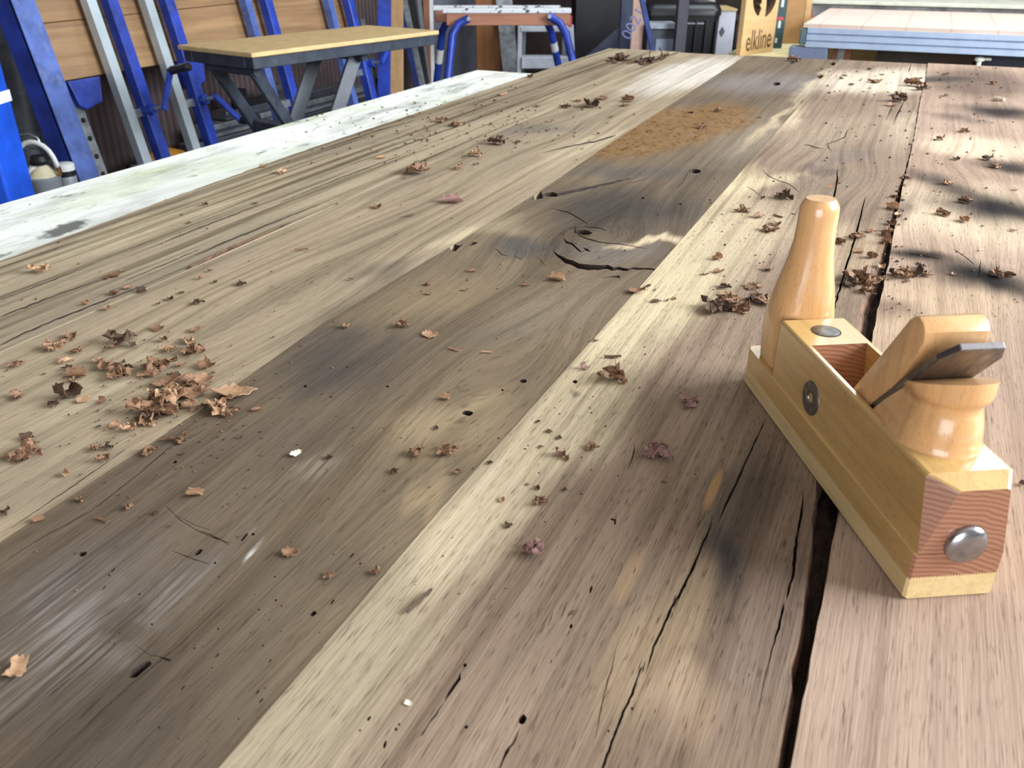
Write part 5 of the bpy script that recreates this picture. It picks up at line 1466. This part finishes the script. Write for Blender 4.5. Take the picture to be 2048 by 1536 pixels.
PLANE_C = Vector((hx, hy, 0))
def in_plane(p):
    q = Matrix.Rotation(-(PSI + PR), 3, 'Z') @ (Vector((p.x, p.y, 0)) - PLANE_C)
    return -0.006 < q.x < PW + 0.006 and -0.006 < q.y < PL + 0.006
def put(px, py, size, kind=None, col=None, label=None, rot=None, zs=1.0):
    p = U(px, py)
    bi = board_of(p)
    z = BZ + 0.0005 if bi < 0 else 0.0006
    p = U(px, py, z)
    if in_plane(p): return
    kind = kind or SR.choice('cckkkcf'); col = col or SR.choice('bbbdt')
    sz = size * pxm(py) * (H - z) / H * 1.05
    o = bpy.data.objects.new('wood_splinter' if kind == 's' else ('wood_chip' if col == 'w' else 'wood_shaving'), shav_mesh(kind, NS[0] * 7 + SR.randint(0, 9), col))
    NS[0] += 1
    COL.objects.link(o)
    o.location = p
    o.rotation_euler = (0, 0, SR.uniform(0, 2 * PI) if rot is None else rot)
    o.scale = (sz, sz, sz * zs * SR.uniform(0.75, 1.05))
    big = size >= 30
    if bi < 0:
        lab = '%s %s lying on the white bench strip' % (COLN[col], KN[kind])
    else:
        lab = '%s %s %s %s, %s' % ('larger' if big else ('tiny' if size < 11 else 'small'), COLN[col], KN[kind], near(px, py), BN[bi])
    if label: tag(o, label, 'splinter' if kind == 's' else 'shaving')
    else: tag(o, lab, 'splinter' if kind == 's' else 'shaving', 'shavings on the ' + ('white bench' if bi < 0 else BN[bi]))
    if not label: BYLAB.setdefault(lab, []).append((px, o))
    return o

NAMED = [(35, 1342, 52, 'f', 't', 'broad tan folded shaving alone at the lower left corner'),
    (390, 988, 44, 'c', 't', 'single curled tan shaving below the main pile'),
    (592, 908, 20, 'f', 'w', 'small white chip right of the main shavings pile'),
    (817, 1407, 14, 'f', 'w', 'tiny white chip low on the pale yellow board edge'),
    (1997, 201, 24, 'c', 'w', 'bright white curl on the far black-stained end of the pink board'),
    (1315, 910, 56, 'k', 'r', 'rosy crumpled shaving left of the plane beside the long split'),
    (1380, 808, 40, 'k', 'r', 'rosy crumpled shaving in the shadow left of the plane toe'),
    (1227, 758, 54, 'k', 'b', 'wide crumpled shaving on the pale edge left of the plane toe'),
    (1225, 715, 42, 's', 'd', 'dark jagged splinter just behind the wide crumpled shaving'),
    (1171, 738, 24, 'c', 'r', 'rosy curl on the edge between dark and pale boards'),
    (1436, 620, 54, 'k', 'd', 'big dark crumpled shaving left of the horn'),
    (1114, 559, 36, 'c', 't', 'tan curl just below the lower knot crack'),
    (1272, 584, 32, 'f', 'b', 'flat brown shaving on the seam below the knot crack'),
    (860, 670, 30, 'f', 't', 'tan upright shaving on the dark board in the middle of the picture'),
    (909, 699, 32, 's', 't', 'tan splinter in the middle of the dark board'), (977, 705, 24, 's', 't', 'shorter tan splinter right of the other tan splinter'),
    (889, 797, 30, 'c', 't', 'tan curl beside the small black hole of the dark board'),
    (831, 908, 30, 'k', 'b', 'left of two brown shavings below the small black hole'), (893, 906, 36, 'k', 'b', 'right of two brown shavings below the small black hole'),
    (582, 1108, 30, 'f', 'b', 'lone brown shaving right of the white scratch'),
    (469, 787, 66, 'f', 't', 'large tan flake at the right end of the main pile'),
    (84, 543, 32, 'k', 't', 'tan shaving lying alone at the left on the streaky board'),
    (1069, 1104, 38, 'k', 'r', 'rosy shaving low on the pale edge above the dark splinter'),
    (601, 500, 28, 's', 'b', 'lone thin splinter across the pale grey board'), (819, 432, 24, 's', 'd', 'short dark splinter below the pinkish curl'),
    (905, 405, 42, 'c', 'r', 'pinkish curl standing up on the pale grey board'),
    (755, 414, 30, 'c', 'b', 'small curl left of the pinkish curl'), (835, 346, 42, 'k', 'b', 'loose brown shaving on the seam above the pinkish curl')]
for (x, y, s, k, c, lab) in NAMED:
    put(x, y, s, k, c, lab)
put(835, 1210, 80, 's', 'x', 'long dark curved splinter on the pale yellow board edge', rot=math.radians(62) + 0.35)
LIST = """145,672,30 111,696,40 156,703,20 246,684,42 316,658,25 392,660,20 328,680,22 340,700,25 377,684,28 390,705,40 133,723,25 211,733,50 152,752,45 242,752,45 31,731,25 88,748,8
140,791,60 35,793,30 203,805,22 285,752,30 320,740,50 363,731,25 414,735,38 332,768,50 336,795,55 375,764,40 390,787,50 406,764,38 305,818,60 336,826,55 297,842,40 379,813,35 437,818,45 457,828,35
515,820,20 230,854,28 262,858,25 197,853,10 55,877,32 191,899,18 215,896,18 211,918,24 51,912,50 8,914,12 359,881,26 301,905,24 328,879,14 480,875,10 365,908,9 129,948,26 658,916,14 160,1000,16
258,1014,18 312,1026,12 78,1041,24 207,1041,36s 338,1053,14s 8,1026,20 656,1153,18 750,1145,20 693,655,18 793,944,20 227,553,32 230,588,20 283,584,26 258,577,20 172,608,18 213,618,16 379,536,13 402,557,13
430,565,11 484,569,18 420,542,9 363,586,10 340,598,18 316,608,9 396,606,20 510,407,9 410,410,10 379,446,8 703,559,11 117,485,7 566,346,18 527,334,20 809,356,8 993,287,28 1036,285,12 950,311,22 915,338,16
762,317,16 1255,202,32 1184,213,45 1134,215,18 1075,213,14 911,252,22 884,243,22 1239,121,32d 1309,121,40d 1290,125,30d 1060,155,14 1005,190,40s 1196,268,7 1438,223,16 1403,256,18 856,569,14 858,588,11
930,580,11 946,543,14 1053,571,13 1296,573,12 1313,580,18s 1311,604,20 1348,598,11 1333,602,8 805,653,24 1411,549,14 1436,545,24 1434,518,25 1450,575,20 1446,588,22 1477,620,35 872,857,12 790,943,16
915,945,14 979,926,10 1329,963,14 1098,863,18 1118,876,12 1075,844,10 1081,894,9 1122,910,30 1184,896,22 1055,969,8 1075,977,12 1130,980,9 1003,1000,18 1079,1004,26 1016,1053,16 1075,1090,20 1192,682,12
1147,1225,22s 1912,319,16d 1880,279,16 1926,264,16 1885,428,28 1927,442,22 1929,404,32 1895,368,18 1973,319,20 1991,334,18 2032,380,16 2025,462,12 1963,500,20s 1826,548,50 1803,554,30 1789,549,26 1854,551,20
1908,549,14 1991,551,26 2018,551,26 1717,561,50 1741,568,30 1700,572,36 1714,476,24 1678,486,24 1717,505,22 1744,515,24 1741,464,14 1536,541,20 1519,435,22 1556,433,28s 1553,449,35 1539,462,30 1485,423,24
1526,397,12 1567,397,30 1457,609,40 1502,575,30 1529,606,36 1789,394,20 1784,418,26 1782,449,22 1772,486,26 1763,534,24 1762,558,16 1816,355,18 1751,165,22 1683,158,8 1715,144,8 1703,170,12 1720,161,8
1830,172,30 1799,192,30 1796,203,28 1815,165,20 1840,180,20 1891,150,10 1987,168,20 1888,192,18 1519,235,8 1642,153,10 1587,122,20 1666,127,10 1600,942,18d 2044,968,18d 1855,178,16 1784,212,22 1690,152,10 1738,140,9 1764,150,9
1755,560,22 1731,585,26 1770,470,20 1779,462,16 1796,430,16 1502,600,22 1490,612,26 1520,575,18 1515,590,16"""
for w in LIST.split():
    parts_ = w.split(',')
    k = None; c = None; s = parts_[2]
    if s[-1] == 's': k = 's'; s = s[:-1]
    elif s[-1] == 'd': c = 'd'; s = s[:-1]
    x, y, s = float(parts_[0]), float(parts_[1]), float(s)
    if s <= 12: k = k or SR.choice('ffk'); c = c or SR.choice('ddb')
    if 200 < x < 480 and 700 < y < 860: c = c or SR.choice('bbtb')
    put(x, y, s, k, c)
    if s >= 28 and k != 's' and NS[0] < 300:
        for q in range(2 if s < 45 else 3):
            put(x + SR.uniform(-0.6, 0.6) * s, y + SR.uniform(-0.35, 0.35) * s, s * SR.uniform(0.28, 0.5), None, c if c == 'd' else None)
for lab, lst in BYLAB.items():                         # look-alikes in one spot are told apart by their order
    if len(lst) < 2: continue
    lst.sort(key=lambda q: q[0])
    n = len(lst)
    for i, (px, o) in enumerate(lst):
        w = ('left', 'right')[i] if n == 2 else ('leftmost' if i == 0 else ('rightmost' if i == n - 1 else ('middle' if n == 3 else ['second', 'third', 'fourth', 'fifth', 'sixth', 'seventh'][i - 1])))
        o['label'] = w + ' ' + lab
# specks too small to pick apart
def crumbs():
    g = G(); r = random.Random(9)
    def one(px, py, s):
        p = U(px, py); bi = board_of(p)
        z = BZ if bi < 0 else 0.0
        if bi < 0: p = U(px, py, BZ)
        if in_plane(p) or p.y > 2.64 or p.x > 0.3: return
        if bi < 0 and (p.y > 2.28 or p.x < -1.14): return
        w = s * pxm(py) * 0.5
        c = [Vector((math.cos(a + q) * w * r.uniform(0.6, 1.4), math.sin(a + q) * w * r.uniform(0.5, 1.0), r.uniform(0.0, 0.4) * w)) for a in [r.uniform(0, 6)] for q in (0, 1.6, 3.1, 4.7)]
        top = Vector((0, 0, w * r.uniform(0.5, 1.2)))
        b = Vector((p.x, p.y, z + 0.0003))
        g.add([b + q for q in c] + [b + top, b], [(0, 1, 4), (1, 2, 4), (2, 3, 4), (3, 0, 4), (1, 0, 5), (2, 1, 5), (3, 2, 5), (0, 3, 5)], r.choice([0, 0, 1]))
    for i in range(230): one(r.gauss(960, 150), r.gauss(245, 36), r.uniform(3, 8))
    for i in range(70): one(r.uniform(560, 1000), r.uniform(210, 330), r.uniform(3, 8))
    for i in range(110): one(r.uniform(1640, 2040), r.uniform(130, 330), r.uniform(3, 8))
    for i in range(120): one(r.uniform(1380, 2040), r.uniform(330, 640), r.uniform(3, 8))
    for i in range(190): one(r.gauss(320, 120), r.gauss(800, 75), r.uniform(3, 8))
    for i in range(150): one(r.uniform(0, 1500), r.uniform(400, 1250), r.uniform(3, 7))
    for i in range(40): one(r.gauss(1790, 14), r.uniform(340, 640), r.uniform(4, 10))
    return g
tag(crumbs().build('shaving_crumbs', [SM['d'], SM['b']]), 'tiny brown crumbs of wood scattered over all the boards', 'crumbs', None, 'stuff')
